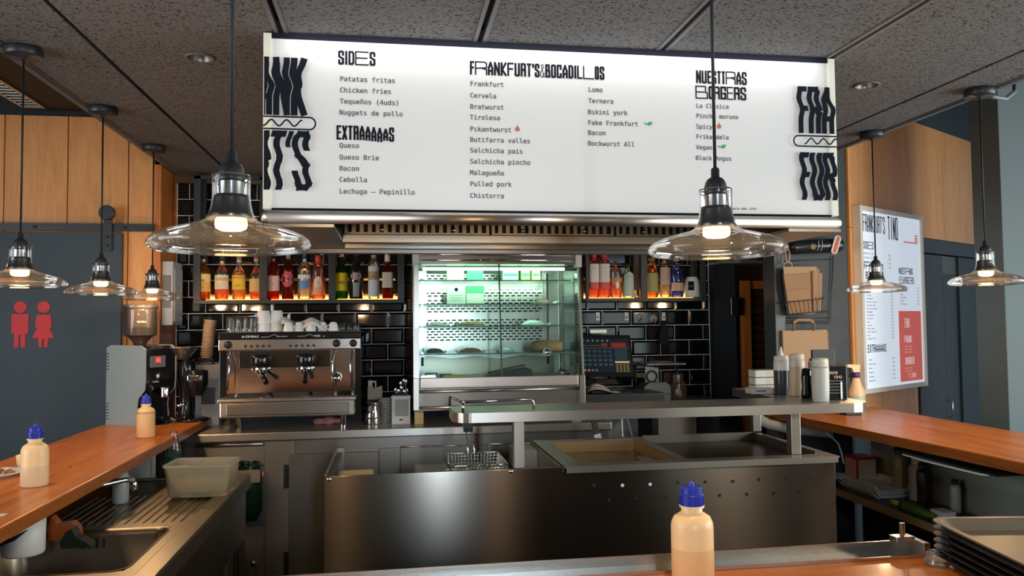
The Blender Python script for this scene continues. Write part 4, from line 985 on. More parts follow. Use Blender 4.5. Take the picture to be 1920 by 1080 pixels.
# milk pitcher, cups and cutlery right of the machine
p = at(698, 797, 'Z', BZ)
mp = thing('milk_pitcher', 'stainless steel milk pitcher between the espresso machine and the saucer pile', 'pitcher', (p.x, p.y+.04, BZ))
MB().lathe([(0,.001),(.044,.001),(.046,.006),(.044,.05),(.036,.10),(.036,.120),(.038,.125),(.036,.124),(.034,.10)], seg=32).build('pitcher_body', M['chrome'], mp)
MB().tube([(.006,-.044,.110),(.008,-.066,.106),(.008,-.070,.06),(.006,-.050,.022)], .0055, 8).build('handle', M['chrome'], mp)
def cardstack(px, py, n, nm, lb, m1, y=4.62, w=.028, step=.0075, r1=.024, r2=.026):
    p = at(px, py, 'Y', y); t = thing(nm, lb, 'saucers' if 'saucer' in nm else 'cups', (p.x, y, BZ))
    for k in range(n): MB().lathe([(0,.0005),(r1*.6,.0005),(r1,.003),(r2,.0065),(r2-.001,.007),(r1*.7,.003),(0,.003)], (random.uniform(-.001,.001),0,step*k), 28).build('saucer', M['ceramic'], t)
cardstack(722, 797, 17, 'saucer_pile', 'tall pile of small white saucers behind the milk pitcher', M['ceramic'], 4.56, step=.0085, r1=.036, r2=.040)
p = at(703, 720, 'Y', 4.66)
sg = thing('sachet_holder', 'beige sachet holder with a white spoon behind the milk pitcher', 'holder', (p.x, 4.70, BZ))
MB().box(-.045,.045,-.03,.03,.0,.175,.003).build('stand', M['black'], sg)
MB().prism([(-.042,.125),(.042,.125),(.042,.205),(.01,.195),(0,.185),(-.015,.205),(-.042,.20)], -.034,-.031,'XZ').build('sachets', mat('beige_card', (.60,.50,.36), .7), sg)
MB().box(-.04,-.015,-.02,.0,.20,.235,.003).box(-.015,.005,-.02,-.012,.222,.232,.001).box(.0,.008,-.02,-.012,.185,.232,.001).build('spoon', M['cream'], sg)
p = at(752, 795, 'Z', BZ)
cc = thing('cutlery_basket', 'white perforated plastic basket full of cutlery left of the display case', 'basket', (p.x+.0, p.y+.05, BZ))
MB().box(-.052,.052,-.045,.045,.0,.004).box(-.052,.052,-.045,-.042,.004,.155,.001).box(-.052,.052,.042,.045,.004,.155,.001).box(-.052,-.049,-.042,.042,.004,.155).box(.049,.052,-.042,.042,.004,.155).box(-.055,.055,-.048,-.045,.146,.157,.001).build('basket_body', mat('grey_white_plastic', (.60,.58,.54), .45), cc)
q = MB()
for i in range(8):
    for j in range(10): q.box(-.032+.0095*i,-.026+.0095*i,-.0462,-.0450,.045+.0095*j,.0505+.0095*j)
q.build('perforation', M['black'], cc)['kind'] = 'stuff'
MB().box(-.010,.010,-.0465,-.0450,.020,.027,.001).build('slot', M['black'], cc)
for k, (dx, dy, h_) in enumerate(((-.03,.0,.205),(-.012,-.01,.20),(.004,.01,.215),(.02,-.01,.195),(.035,.0,.20),(.0,.02,.24),(.018,.022,.255),(.03,.02,.25),(-.02,.02,.19))):
    q = MB().beam((dx*.5,dy,.01),(dx,dy,h_-.03),.005,.002).lathe([(0,-.016),(.006,-.008),(.0075,.004),(.004,.016),(0,.018)], (dx,dy,h_-.02), 10, sy=.3)
    q.build('cutlery_piece', M['chrome'], cc)

# ================================================================== refrigerated display case
dc = thing('display_case', 'refrigerated glass display case with lit shelves in the middle of the back counter', 'display case', (.615, 4.70, BZ))
DX = .615; DYc = 4.70
def D_(b, n, m, par=None): return b.xf(Matrix.Translation((-DX, -DYc, -BZ))).build(n, m, par or dc)
XL, XR = .135, 1.105
greenw = mat('pale_green_lit_interior', (.42,.53,.47), .45)
for x in (XL+.005, XR-.055): D_(MB().box(x,x+.05,4.45,4.50,BZ+.0005,1.075,.002), 'foot_block', mat('light_wood_block', (.52,.36,.16), .6))
D_(MB().box(XL+.005,XR-.005,4.90,4.97,BZ+.0005,1.075), 'rear_foot', M['black'])
D_(MB().box(XL,XR,4.42,5.04,1.075,1.235,.003), 'base_housing', M['steeldark'])
D_(MB().box(XL+.035,XR-.035,4.385,4.42,1.205,1.262,.003), 'sill', mat('rosy_steel_sill', (.62,.50,.42), .28, .9))
for z in (1.185,1.095): D_(MB().tube([(XL+.03,4.408,z),(XR-.03,4.408,z)], .009, 10), 'trim_bar', M['steel'])
for x in (XL-.004, XR-.028): D_(MB().box(x,x+.032,4.38,4.50,1.085,1.262,.002), 'corner_post', M['steel'])
D_(MB().box(XL+.002,XL+.030,4.42,5.04,1.263,1.90,.001).box(XR-.016,XR-.002,4.95,5.04,1.263,1.90,.001), 'side_panel', M['steel'])
# front posts lean back with the glass
yb, yt = 4.385, 4.47
def lean(x0, x1, z0, z1, th, nm, m):
    y_ = lambda z: yb+(yt-yb)*(z-1.26)/(1.94-1.26)
    b = MB(); vs = [(x0,y_(z0),z0),(x1,y_(z0),z0),(x1,y_(z1),z1),(x0,y_(z1),z1)]
    A = [b.bm.verts.new(v) for v in vs]; B = [b.bm.verts.new((v[0],v[1]+th,v[2])) for v in vs]
    b.bm.faces.new(A); b.bm.faces.new(B)
    for k in range(4): b.bm.faces.new([A[k],A[(k+1)%4],B[(k+1)%4],B[k]])
    return D_(b, nm, m)
lean(XL-.002,XL+.028,1.263,1.90,.03,'front_post',M['steel']); lean(XR-.010,XR+.002,1.263,1.90,.02,'front_post',M['steel'])
D_(MB().box(XL+.025,XR-.025,4.455,5.04,1.905,1.968,.003), 'top_housing', M['steel'])
D_(MB().tube([(XL+.02,4.448,1.958),(XR-.02,4.448,1.958)], .007, 10).tube([(XL+.02,4.450,1.925),(XR-.02,4.450,1.925)], .006, 10), 'trim_bar', M['chrome'])
for x in (XL-.004, XR-.028): D_(MB().box(x,x+.036,4.44,4.49,1.885,1.972,.002), 'corner_cap', mat('grey_corner_cap', (.45,.43,.41), .5) if 'grey_corner_cap' not in bpy.data.materials else bpy.data.materials['grey_corner_cap'])
M['greenglass'] = thin_glass('greenish_case_glass', (.92,.985,.955), .75, .012, (.6,.85,.75))
xm = at(938, 600, 'Y', 4.43).x
lean(XL+.030, xm-.003, 1.265, 1.905, .004, 'sliding_glass', M['greenglass']); lean(xm+.003, XR-.012, 1.265, 1.905, .004, 'sliding_glass', M['greenglass'])
lean(xm-.004, xm+.004, 1.265, 1.905, .006, 'glass_edge', mat('dark_green_glass_edge', (.03,.09,.07), .2))
D_(MB().box(XR-.006,XR-.002,4.47,4.95,1.263,1.905), 'side_glass', M['greenglass'])
# interior
D_(MB().box(XL+.03,XR-.02,4.42,4.94,1.236,1.242), 'case_floor', M['steel'])
D_(MB().box(XL+.03,XR-.02,5.005,5.02,1.242,1.90), 'back_shell', M['black'])
bp_ = MB(); Wd = XR-.15-(XL+.10)
# perforated back panels: bands of metal between rows of slots (true openings before the dark shell)
bands = [(1.835,1.885,2),(1.70,1.83,0),(1.60,1.72,4),(1.545,1.60,0),(1.40,1.545,0)]
def slots(z0, rows, x0, x1):
    q = MB(); pitch = .0385; rh = .0175
    for r in range(rows):
        z = z0+rh*r
        n = int((x1-x0)/pitch)
        q.box(x0, x1, 4.985, 4.990, z+.008, z+rh)           # solid strip above the slots
        for k in range(n+1):
            s = x0+pitch*k+(pitch/2 if r % 2 else 0)
            a, b = s-.0065, s+.0065
            a, b = max(a, x0), min(b, x1)
            if b > a: q.box(a, b, 4.985, 4.990, z, z+.008)
    return q
xa, xb = XL+.10, XR-.13
zc = 1.40
lay = [(1.845,2),(1.735,3),(1.635,5),(1.545,3),(1.455,5)]
zprev = 1.242
for z0, rws in sorted(lay):
    if z0 > zprev+.001: D_(MB().box(xa,xb,4.980,4.992,zprev,z0-.0005), 'back_panel', M['alu'])
    o = D_(slots(z0, rws, xa, xb), 'perforated_panel', M['alu']); o['kind'] = 'stuff'
    zprev = z0+.0175*rws
D_(MB().box(xa,xb,4.980,4.992,zprev,1.90), 'back_panel', greenw)  # top panel: green of the case lamps put into the colour
D_(MB().box(XL+.03,xa,4.95,4.99,1.242,1.90,.002).box(xb,XR-.02,4.95,4.99,1.242,1.90,.002), 'side_lining', M['alu'])
for x in (xa-.03, xb+.03):
    q = MB().box(x-.008,x+.008,4.93,4.945,1.30,1.88); D_(q, 'shelf_rail', M['chrome'])
shz = [1.388,1.545,1.675,1.815]
for i_, z in enumerate(shz):
    s_ = D_(MB().box(XL+.035,XR-.03,4.50+.02*i_,4.93,z-.003,z+.003), 'glass_shelf', M['greenglass'])
    D_(MB().box(XL+.035,XR-.03,4.498+.02*i_,4.50+.02*i_,z-.003,z+.003), 'shelf_edge', mat('green_glass_edge', (.06,.22,.16), .2) if 'green_glass_edge' not in bpy.data.materials else bpy.data.materials['green_glass_edge'])
tubem = mat('cool_light_tube', (.8,1,.9), .4, emit=(.62,1.0,.74), estr=3.5)
D_(MB().tube([(XL+.06,4.90,1.765),(XR-.14,4.90,1.765)], .006, 10), 'light_tube', tubem)
D_(MB().tube([(XL+.06,4.60,1.885),(XR-.06,4.60,1.885)], .009, 10), 'light_tube', tubem)
for z, e_, yy_, rx_ in ((1.885,2.2,4.60,.25),(1.800,.9,4.56,.7)):  # second lamp is an added fill that brightens the card fronts
    l = bpy.data.lights.new('case_lamp_and_fill', 'AREA'); l.shape = 'RECTANGLE'; l.size = .85; l.size_y = .10; l.energy = e_*1.0; l.color = (.70,1.0,.80)
    lo = bpy.data.objects.new('case_lamp_and_fill', l); lo.parent = dc; lo.location = (0, yy_-DYc, z-BZ); lo.rotation_euler = (rx_,0,0); COL.objects.link(lo)
# food and signs in the case
def case_at(px, py, y): return at(px, py, 'Y', y)
def on_shelf(px, i, y): p = at(px, 600, 'Y', y); return p.x, y, (shz[i]+.0032 if i >= 0 else 1.2425)
pcard = mat('pale_green_card', (.72,.80,.68), .6); gcard = mat('green_card', (.10,.50,.24), .6)
def card(px0, px1, py0, py1, y, m, nm, lb):
    a, b = case_at(px0, py1, y), case_at(px1, py0, y)
    z0 = min(shz, key=lambda s: abs(s-a.z)); z0 += .0035
    t = thing(nm, lb, 'card', ((a.x+b.x)/2, y, z0)); MB().box(-(b.x-a.x)/2,(b.x-a.x)/2,0,.025,0,b.z-z0,.001).build('card_body', m, t); return t, (b.x-a.x)/2, b.z-z0
t, w_, h_ = card(838,873,536,562,4.62,pcard,'price_card','pale printed card with a dark oval mark on the upper glass shelf'); MB().cyl((0,-.0008,h_*.8), .011, .0007, 'Y', 20).build('oval_mark', M['ink'], t)
q = MB()
for k in range(3): q.box(-w_*.7,w_*.7,-.0008,-.0001,h_*(.2+.13*k),h_*(.2+.13*k)+.002)
q.build('print_lines', M['leafgreen'], t)['kind'] = 'stuff'
t, w_, h_ = card(874,908,536,562,4.62,gcard,'price_card','green and pale printed card right of the oval-marked card'); MB().box(-w_+.002,w_-.002,-.0008,-.0001,.003,h_*.58).build('pale_half', pcard, t)
t, w_, h_ = card(838,870,507,515,4.66,pcard,'price_card','low pale card on the top glass shelf of the display case')
t, w_, h_ = card(876,906,507,515,4.66,gcard,'price_card','low green card on the top glass shelf of the display case')
for px0, px1, mm, lb in ((943,972,greenw,'white-green carton on the top shelf, right of the glass divider'),(977,994,mat('lime_carton',(.35,.60,.22),.6),'lime green carton on the top shelf of the display case'),(997,1013,mat('yellow_green_carton',(.62,.62,.25),.6),'yellowish carton on the top shelf of the display case')):
    a, b = case_at(px0,514,4.66), case_at(px1,490,4.66); t = thing('carton', lb, 'carton', ((a.x+b.x)/2, 4.70, shz[3]+.0032), 0, 'cartons on the top shelf of the display case')
    MB().box(-(b.x-a.x)/2,(b.x-a.x)/2,-.04,.04,0,.072,.003).build('carton_body', mm, t); MB().box(-(b.x-a.x)/2+.004,(b.x-a.x)/2-.004,-.0415,-.0402,.03,.045).build('printed_band', gcard, t)
foil = mat('crumpled_film', (.75,.80,.78), .25, .2)
def plate_food(px, i, y, w, lb, m, h=.02, plate=True):
    x, y, z = on_shelf(px, i, y); t = thing('food_tray', lb, 'food', (x, y, z), 0, 'food trays on the glass shelves')
    MB().prism([(-w,0.0),(w,0.0),(w+.012,.014),(w+.008,.015),(w-.004,.003),(-w+.004,.003),(-w-.008,.015),(-w-.012,.014)], -.07,.07,'XZ').build('tray', mat('white_green_tray', (.66,.74,.70), .35) if 'white_green_tray' not in bpy.data.materials else bpy.data.materials['white_green_tray'], t)
    random.seed(int(px)); 
    q = MB().lathe([(0,.003),(w*.85,.004),(w*.9,.010),(w*.6,.010+h*.7),(w*.25,.010+h),(0,.010+h*.9)], seg=18, sy=.45)
    for v in q.bm.verts: v.co += Vector([random.uniform(-.004,.004) for _ in range(3)])
    q.build('food_pile', m, t)
    return t
sau = mat('pinkish_sausage', (.45,.20,.12), .45); dk = mat('dark_meat', (.16,.10,.07), .5); brd = mat('bread_brown', (.42,.24,.10), .55)
plate_food(1020, 2, 4.66, .065, 'tray of dark sliced meat on the upper glass shelf at right', dk, .016)
plate_food(820, 1, 4.64, .055, 'pale food tray on the middle glass shelf at the left end', pcard, .014)
plate_food(885, 1, 4.60, .09, 'tray with a long brown loaf on the middle glass shelf', brd, .016)
plate_food(1000, 1, 4.62, .085, 'film-covered pale tray on the middle glass shelf at right', foil, .022)
plate_food(815, 0, 4.60, .055, 'brown food tray at the left of the lowest glass shelf', dk, .018)
plate_food(882, 0, 4.60, .075, 'tray of meat in the middle of the lowest glass shelf', sau, .016)
plate_food(950, 0, 4.60, .050, 'film-wrapped tray beside the roast on the lowest glass shelf', foil, .016)
x, y, z = on_shelf(1025, 0, 4.60); t = thing('wrapped_roast', 'film-wrapped brown roast at the right of the lowest glass shelf', 'food', (x, y, z))
q = MB().lathe([(0,-.095),(.035,-.09),(.046,-.06),(.048,0),(.046,.06),(.035,.09),(0,.095)], (0,0,.034), 20, 'X')
for v in q.bm.verts: v.co.z = max(0, v.co.z*.85); v.co.x += random.uniform(-.003,.003)
q.build('roast', brd, t)
# boards and things on the case floor
for k, (px, px1, m, lb) in enumerate(((797,822,mat('green_board',(.10,.40,.12),.4),'green plastic board edge standing low in the display case'),(824,848,mat('blue_board',(.06,.20,.38),.4),'blue plastic board edge beside the green board'),(831,872,mat('yellow_board',(.72,.66,.05),.4),'yellow plastic board lying before the blue board'))):
    a, b = at(px,702,'Y',4.52+.03*(2-k)), at(px1,702,'Y',4.52+.03*(2-k)); t = thing('plastic_board', lb, 'board', ((a.x+b.x)/2, 4.52+.05*(2-k), 1.2425))
    MB().box(-(b.x-a.x)/2,(b.x-a.x)/2,-.012,.012,0,.034-.004*k,.005).build('board', m, t)
p = at(950, 702, 'Y', 4.6); t = thing('serving_wedge', 'dark sloping bread knife block in the lower right of the display case', 'block', (p.x+.03, 4.62, 1.2425))
MB().prism([(-.16,0),(.12,0),(.12,.045),(.09,.055),(-.16,.012)], -.05,.05,'XZ').build('block_body', mat('dark_grey_block', (.04,.045,.045), .4), t)
for k in range(3): MB().tube([(-.14,-.03+.02*k,.028),(.08,-.03+.02*k,.070)], .004, 6).build('rod', M['steeldark'], t)
p = at(1026, 660, 'Y', 4.50); t = thing('thermometer', 'small round dial thermometer hung inside the display case', 'thermometer', (p.x, 4.505, p.z))
MB().lathe([(0,0),(.024,0),(.026,-.003),(.026,-.010),(.022,-.011),(.022,-.008),(0,-.008)], seg=28, axis='Y').build('dial', M['alu'], t)
MB().beam((0,-.012,0),(.008,-.012,.012),.0015,.001).beam((0,-.0115,.024),(0,-.0115,.05),.003,.002).build('pointer', M['black'], t)
p = at(1053, 702, 'Y', 4.52); t = thing('glass_cruet', 'small clear glass bottle in the right corner of the display case', 'bottle', (p.x, 4.52, 1.2425))
MB().lathe([(0,.001),(.018,.001),(.020,.006),(.020,.035),(.010,.052),(.008,.075),(.011,.080),(.008,.082)], seg=20).build('bottle_body', M['clear'], t)
MB().box(.07,.12,.06,.10,0,.06,.004).build('metal_bin', M['steeldark'], t)
D_(MB().prism([(XL+.06,1.243),(XR-.06,1.243),(XR-.06,1.355),(.95,1.345),(.86,1.36),(.70,1.335),(.55,1.358),(.40,1.34),(.25,1.362),(XL+.06,1.35)], 4.93,4.945,'XZ'), 'evaporator_cover', M['steel'])
# ================================================================== bottle shelves
SY0, SY1 = 4.915, 5.088
SBZ = 1.722        # top of the bottom board
ledm = mat('warm_led_strip', (1,.5,.15), .5, emit=(1.0,.27,.05), estr=5.5)
def rack(nm, lb, ups, x0, x1, ztop):
    t = thing(nm, lb, 'shelf', ((x0+x1)/2, 5.0, SBZ)); cx = (x0+x1)/2
    def r_(b, n, m): return b.xf(Matrix.Translation((-cx, -5.0, -SBZ))).build(n, m, t)
    r_(MB().box(x0,x1,SY0,SY1,SBZ-.026,SBZ-.004,.001), 'bottom_board', M['blackmetal'])
    for a, b in ups: r_(MB().box(a,b,SY0,SY0+.03,SBZ-.0035,ztop,.001).box(a,b,SY1-.03,SY1,SBZ-.0035,ztop,.001), 'upright', M['blackmetal'])
    r_(MB().box(x0,x1,SY0,SY0+.02,ztop-.02,ztop,.001).box(x0,x1,SY0,SY0+.02,2.09,2.11,.001).box(x0,x1,SY0+.03,SY1,2.095,2.105), 'top_frame', M['blackmetal'])
    for (a, b), (c, d_) in zip(ups, ups[1:]):
        r_(MB().box(b+.002,c-.002,5.058,5.070,SBZ-.0035,SBZ+.018,.002), 'led_strip', ledm)
        l = bpy.data.lights.new('shelf_glow', 'AREA'); l.shape = 'RECTANGLE'; l.size = max(.05,c-b-.03); l.size_y = .10; l.energy = 1.5*(c-b)/.4; l.color = (1,.45,.14)
        lo = bpy.data.objects.new('shelf_glow', l); lo.parent = t; lo.location = ((b+c)/2-cx, 5.03-5.0, .002); lo.rotation_euler = (PI,0,0); COL.objects.link(lo)
    return t
sx_ = lambda px: at(px, 520, 'Y', SY0).x
rack('bottle_shelf', 'black metal wall shelf left of the display case with lit bottles', [(sx_(362),sx_(375)),(sx_(486),sx_(501)),(sx_(616),sx_(629)),(sx_(746),sx_(758))], sx_(362), sx_(758), 2.47)
rack('bottle_shelf', 'black metal wall shelf right of the display case above the till', [(sx_(1099),sx_(1104)),(sx_(1202),sx_(1214)),(sx_(1315),sx_(1324))], sx_(1099), sx_(1324), 2.47)

def liq(name, col, a=.55, tr=(1,1,1)):
    return thin_glass(name, tr, .8, a, col, .05)
G = {'clear': thin_glass('bottle_glass_clear', (.90,.92,.90), 1.1, .08, (.8,.8,.75)), 'green': thin_glass('bottle_glass_green', (.10,.35,.08), 1.0, .12, (.05,.30,.05)),
     'dark': mat('bottle_glass_dark', (.012,.014,.013), .07), 'amber': thin_glass('bottle_glass_amber', (.95,.72,.30), 1.0, .12, (.8,.45,.10)), 'blue': thin_glass('bottle_glass_blue', (.70,.82,1.0), 1.0, .10, (.3,.4,.9)), 'pinkish': thin_glass('bottle_glass_rosy', (.95,.75,.68), 1.0, .12, (.85,.45,.35)), 'teal': thin_glass('bottle_glass_teal', (.60,.92,.88), 1.0, .2, (.45,.75,.68)), 'red': thin_glass('bottle_glass_redbrown', (.62,.16,.07), 1.0, .15, (.45,.06,.02))}
LQ = {'amber': liq('liquid_amber', (.85,.25,.03), .45, (.95,.45,.12)), 'gold': liq('liquid_gold', (.85,.42,.08), .4, (.98,.65,.25)), 'rose': liq('liquid_rose', (.8,.28,.16), .4, (.95,.55,.45)), 'clear': liq('liquid_clear', (.8,.75,.7), .12, (.95,.95,.95)), 'green': liq('liquid_green', (.55,.65,.03), .45, (.5,.6,.1)), 'blue': liq('liquid_blue', (.12,.16,.65), .4, (.35,.45,.95)), 'brown': liq('liquid_brown', (.25,.07,.02), .6, (.5,.2,.08))}
def bottle(px, w, top, label, glass='clear', liquid=None, level=.8, cap=((.02,.02,.02), .03), lab=None, y=4.98, sh=.62, neck=.28, sq=0, text=None, oval=None, extra=None):
    """w and top are the width and top row seen in the photograph; sh: height share where the shoulder starts"""
    p0 = at(px, 560, 'Y', y); pw = (at(px+w/2, 560, 'Y', y).x-at(px-w/2, 560, 'Y', y).x)/2
    H_ = at(px, top, 'Y', y).z-SBZ; r = pw; n = r*neck
    t = thing('liquor_bottle', label, 'bottle', (p0.x, y, SBZ), 0, 'bottles on the lit wall shelves')
    hc = cap[1]
    prof = [(0,.0008),(r*.9,.0008),(r,.006),(r,H_*sh),(r*.97,H_*(sh+.035)),(r*.85,H_*(sh+.075)),(r*.55,H_*(sh+.12)),(n*1.15,H_*(sh+.17)),(n,H_*(sh+.21)),(n,H_-hc)]
    prof = [(a, min(b, H_-hc)) for a, b in prof]
    MB().lathe(prof, seg=24, sy=.9, sq=sq).build('bottle_glass', G[glass], t)
    if liquid:
        ztop = H_*level; q = [(0,.004),(r*.86,.004),(r*.93,.010)]
        for a, b in prof[3:]:
            if b < ztop: q.append((a*.93, b))
        lastr = q[-1][0]
        for (a0, b0), (a1, b1) in zip(prof[2:], prof[3:]):
            if b0 <= ztop < b1: lastr = (a0+(a1-a0)*(ztop-b0)/(b1-b0))*.93
        q += [(lastr, ztop), (0, ztop)]
        MB().lathe(q, seg=20, sy=.9, sq=sq).build('liquid', LQ[liquid], t)
    cm = mat('cap_'+label[:12], cap[0], .35)
    MB().lathe([(0,H_-hc-.003),(n*1.18,H_-hc-.003),(n*1.18,H_-.003),(n*1.05,H_),(0,H_)], seg=18).build('cap', cm, t)
    if len(cap) > 2: MB().lathe([(n*1.08,H_-hc-.003),(n*1.08,H_-hc-cap[2]),(n*1.02,H_-hc-cap[2])], seg=18).build('neck_foil', cm if len(cap) < 4 else mat('foil_'+label[:10], cap[3], .3, .5), t)
    for k, L in enumerate(lab or []):
        z0, z1, c = L[0]*H_, L[1]*H_, L[2]; half = L[3] if len(L) > 3 else 62; em_ = None
        b = MB(); N_ = 12; vs = []
        for i in range(N_+1):
            a = math.radians(-90-half+2*half*i/N_); rr = r*1.012+.0003*k
            ca, sa = math.cos(a), math.sin(a)
            if sq: q_ = (abs(ca)**sq+abs(sa)**sq)**(-1/sq); ca *= q_; sa *= q_
            vs.append((b.bm.verts.new((rr*ca, rr*sa*.9, z0)), b.bm.verts.new((rr*ca, rr*sa*.9, z1))))
        for A_, B_ in zip(vs, vs[1:]): f = b.bm.faces.new([A_[0],B_[0],B_[1],A_[1]]); f.smooth = True
        b.build('paper_label' if k == 0 else 'label_band', mat('label_'+label[:10]+str(k), c, .55), t)
    if oval: 
        z, hh, ww, c = oval; b = MB(); ce = b.bm.verts.new((0,-r*.9-.003,z*H_)); ring = [b.bm.verts.new((ww*r*math.cos(2*PI*i/24), -r*.9*math.sqrt(max(0,1-(ww*math.cos(2*PI*i/24))**2))-.0025, z*H_+hh*H_*math.sin(2*PI*i/24))) for i in range(24)]
        for i in range(24): b.bm.faces.new([ce, ring[i], ring[(i+1)%24]])
        b.build('oval_label', mat('oval_'+label[:10], c, .5), t)
    if text:
        for s_, zf, sz, c in text:
            lettering('label_print', mat('print_'+label[:9]+s_[:2], c, .5), t, front_M(0, -r*.9-.0035, 0), [(s_, 0, zf*H_, sz, 1, 'CENTER')], SANS)
    return t
K = (.02,.02,.022)
bottle(381,29,470,'amber bottle with orange label, leftmost on the left lit shelf','amber','amber',.55,(K,.05,.02,(.7,.5,.15)),[(.16,.52,(.85,.42,.07),75),(.36,.52,(.80,.62,.22),75)],text=[('TERRY',.37,.019,(.10,.05,.02)),('1900',.24,.012,(.3,.12,.03))],sh=.56,neck=.24)
bottle(416,27,474,'clear whisky bottle with cream label, second on the left lit shelf','clear','amber',.30,((.05,.05,.05),.05,.025,(.65,.50,.28)),[(.22,.52,(.80,.66,.40),70),(.40,.47,(.62,.38,.18),60)],text=[('12',.28,.014,(.5,.3,.1))],sh=.55,neck=.30)
bottle(448,26,478,'clear bottle with bright yellow label, third on the left lit shelf','clear','gold',.60,((.30,.16,.06),.03,.02,(.55,.58,.60)),[(.22,.54,(.88,.55,.03),70),(.46,.52,(.75,.28,.03),60)],text=[('RUM',.30,.014,(.10,.08,.02))],sh=.58,neck=.32)
bottle(480,25,478,'clear bottle with amber label half hidden by the first shelf upright','clear','amber',.22,((.22,.12,.06),.022,.02,(.6,.5,.4)),[(.18,.46,(.82,.55,.16),70)],y=5.0,sh=.52,neck=.30)
bottle(513,23,470,'rosy bottle with a pale pink label right of the first upright','red','rose',.50,(K,.05,.02,(.5,.5,.5)),[(.17,.48,(.78,.45,.38),70)],text=[('o',.30,.030,(.30,.25,.24))],sh=.62,neck=.30,sq=4)
bottle(540,24,470,'dark amber bottle with an oval red label and pink seal','red','brown',.55,((.45,.02,.06),.022,.03,(.4,.38,.38)),None,oval=(.41,.16,.9,(.62,.07,.08)),text=[('GRAN',.46,.010,(.9,.7,.6)),('RON',.36,.012,(.9,.7,.6))],sh=.60,neck=.32)
bottle(571,27,470,'clear rum bottle with a blue emblem and white diagonal band','clear','clear',.62,((.03,.09,.22),.05,.02,(.4,.45,.5)),[(.22,.38,(.12,.30,.62),38),(.42,.50,(.80,.82,.85),60)],sh=.62,neck=.24)
bottle(597,26,479,'clear square-shouldered bottle with an orange-red cap','pinkish','rose',.50,((.55,.07,.04),.055),[(.10,.36,(.82,.40,.20),45)],oval=(.38,.12,.6,(.80,.60,.52)),sh=.68,neck=.42,text=[('RED',.37,.012,(.5,.06,.04))])
bottle(640,26,471,'green whisky bottle with a big yellow label','green','green',.55,((.45,.05,.04),.018,.02,(.75,.70,.60)),[(.17,.54,(.80,.66,.02),72)],text=[('J&B',.31,.034,(.42,.03,.02))],sh=.58,neck=.34)
bottle(668,27,460,'tall black bottle with a silver figure on its label','dark',None,.5,(K,.06),[(.04,.30,(.30,.30,.30),25)],oval=(.42,.07,.75,(.42,.30,.26)),sh=.52,neck=.36)
bottle(701,22,462,'silvery clear bottle with a tan shield label','clear','clear',.55,((.03,.03,.05),.055,.02,(.35,.4,.4)),[(.04,.62,(.62,.68,.68),70),(.36,.52,(.42,.30,.16),70)],sh=.64,neck=.45,text=[('VODKA',.42,.011,(.2,.1,.05))])
bottle(727,21,478,'dark bottle with a cream cap and slanted cream label','red','brown',.60,((.72,.66,.52),.040),[(.25,.60,(.62,.57,.44),58)],sh=.62,neck=.45,sq=4)
bottle(1113,19,473,'left one of the two twin gin bottles with red caps and white labels','pinkish','rose',.4,((.50,.03,.04),.055),[(.22,.74,(.80,.68,.62),72),(.20,.34,(.75,.10,.07),72)],sh=.74,neck=.55,sq=4,text=[('GIN',.64,.012,(.5,.05,.06))])
bottle(1133,20,473,'right one of the two twin gin bottles with red caps and white labels','pinkish','rose',.4,((.50,.03,.04),.055),[(.22,.74,(.80,.68,.62),72),(.20,.34,(.75,.10,.07),72)],sh=.74,neck=.55,sq=4,text=[('GIN',.64,.012,(.5,.05,.06))])
bottle(1155,22,489,'clear bottle with orange bands right of the twin gin bottles','clear','rose',.45,((.10,.07,.05),.018),[(.42,.54,(.65,.28,.12),70)],oval=(.34,.10,.30,(.85,.85,.82)),sh=.68,neck=.26)
bottle(1178,22,496,'pale teal bottle with a rounded whitish label','teal','clear',.6,((.03,.03,.04),.020),[(.04,.62,(.60,.70,.62),52)],oval=(.62,.14,.78,(.60,.70,.62)),sh=.66,neck=.30,text=[('GIN',.42,.012,(.2,.4,.35))])
bottle(1223,20,482,'yellow-green labelled bottle, first right of the middle upright','amber','gold',.7,((.30,.28,.08),.022),[(.12,.60,(.55,.55,.22),70)],sh=.66,neck=.5,sq=4)
bottle(1247,20,473,'tall bottle with dark red neck and pinkish label','clear','clear',.5,((.25,.05,.05),.05,.02,(.35,.2,.15)),[(.28,.66,(.80,.62,.52),70)],sh=.68,neck=.40,text=[('OLD',.40,.012,(.1,.1,.1))])
bottle(1269,24,482,'clear bottle with a blue upper body and glass stopper','blue','blue',.72,((.70,.72,.74),.025),[(.16,.36,(.85,.58,.42),66)],sh=.62,neck=.34)
# stoneware jug
p = at(1298, 560, 'Y', 4.98); t = thing('stoneware_jug', 'white stoneware jug with a dark label, rightmost on the lit shelves', 'jug', (p.x, 4.98, SBZ))
MB().lathe([(0,.0008),(.052,.0008),(.054,.004),(.050,.09),(.044,.118),(.036,.130),(.037,.136),(.035,.136),(.034,.13)], seg=28).build('jug_body', M['ceramic'], t)
MB().tube([(.046,0,.105),(.066,0,.10),(.066,0,.05),(.050,0,.04)], .005, 8).build('handle', M['ceramic'], t)
MB().box(-.045,-.008,-.056,-.046,.045,.105).build('dark_label', M['ink'], t); lettering('label_print', M['white'], t, front_M(0,-.057,0), [('LEMON',-.043,.07,.010)], SANS)
# shot glasses
def sglass(px, lb, y=4.97, h=.05):
    p = at(px, 560, 'Y', y); t = thing('shot_glass', lb, 'glass', (p.x, y, SBZ), 0, 'shot glasses on the lit shelf')
    MB().lathe([(0,.001),(.015,.001),(.016,.008),(.020,h),(.018,h),(.014,.010),(0,.010)], seg=18).build('glass_body', M['clear'], t)
sglass(1192, 'left one of two shot glasses beside the pale teal bottle'); sglass(1200.5, 'right one of two shot glasses beside the middle shelf upright', 4.95, .055)

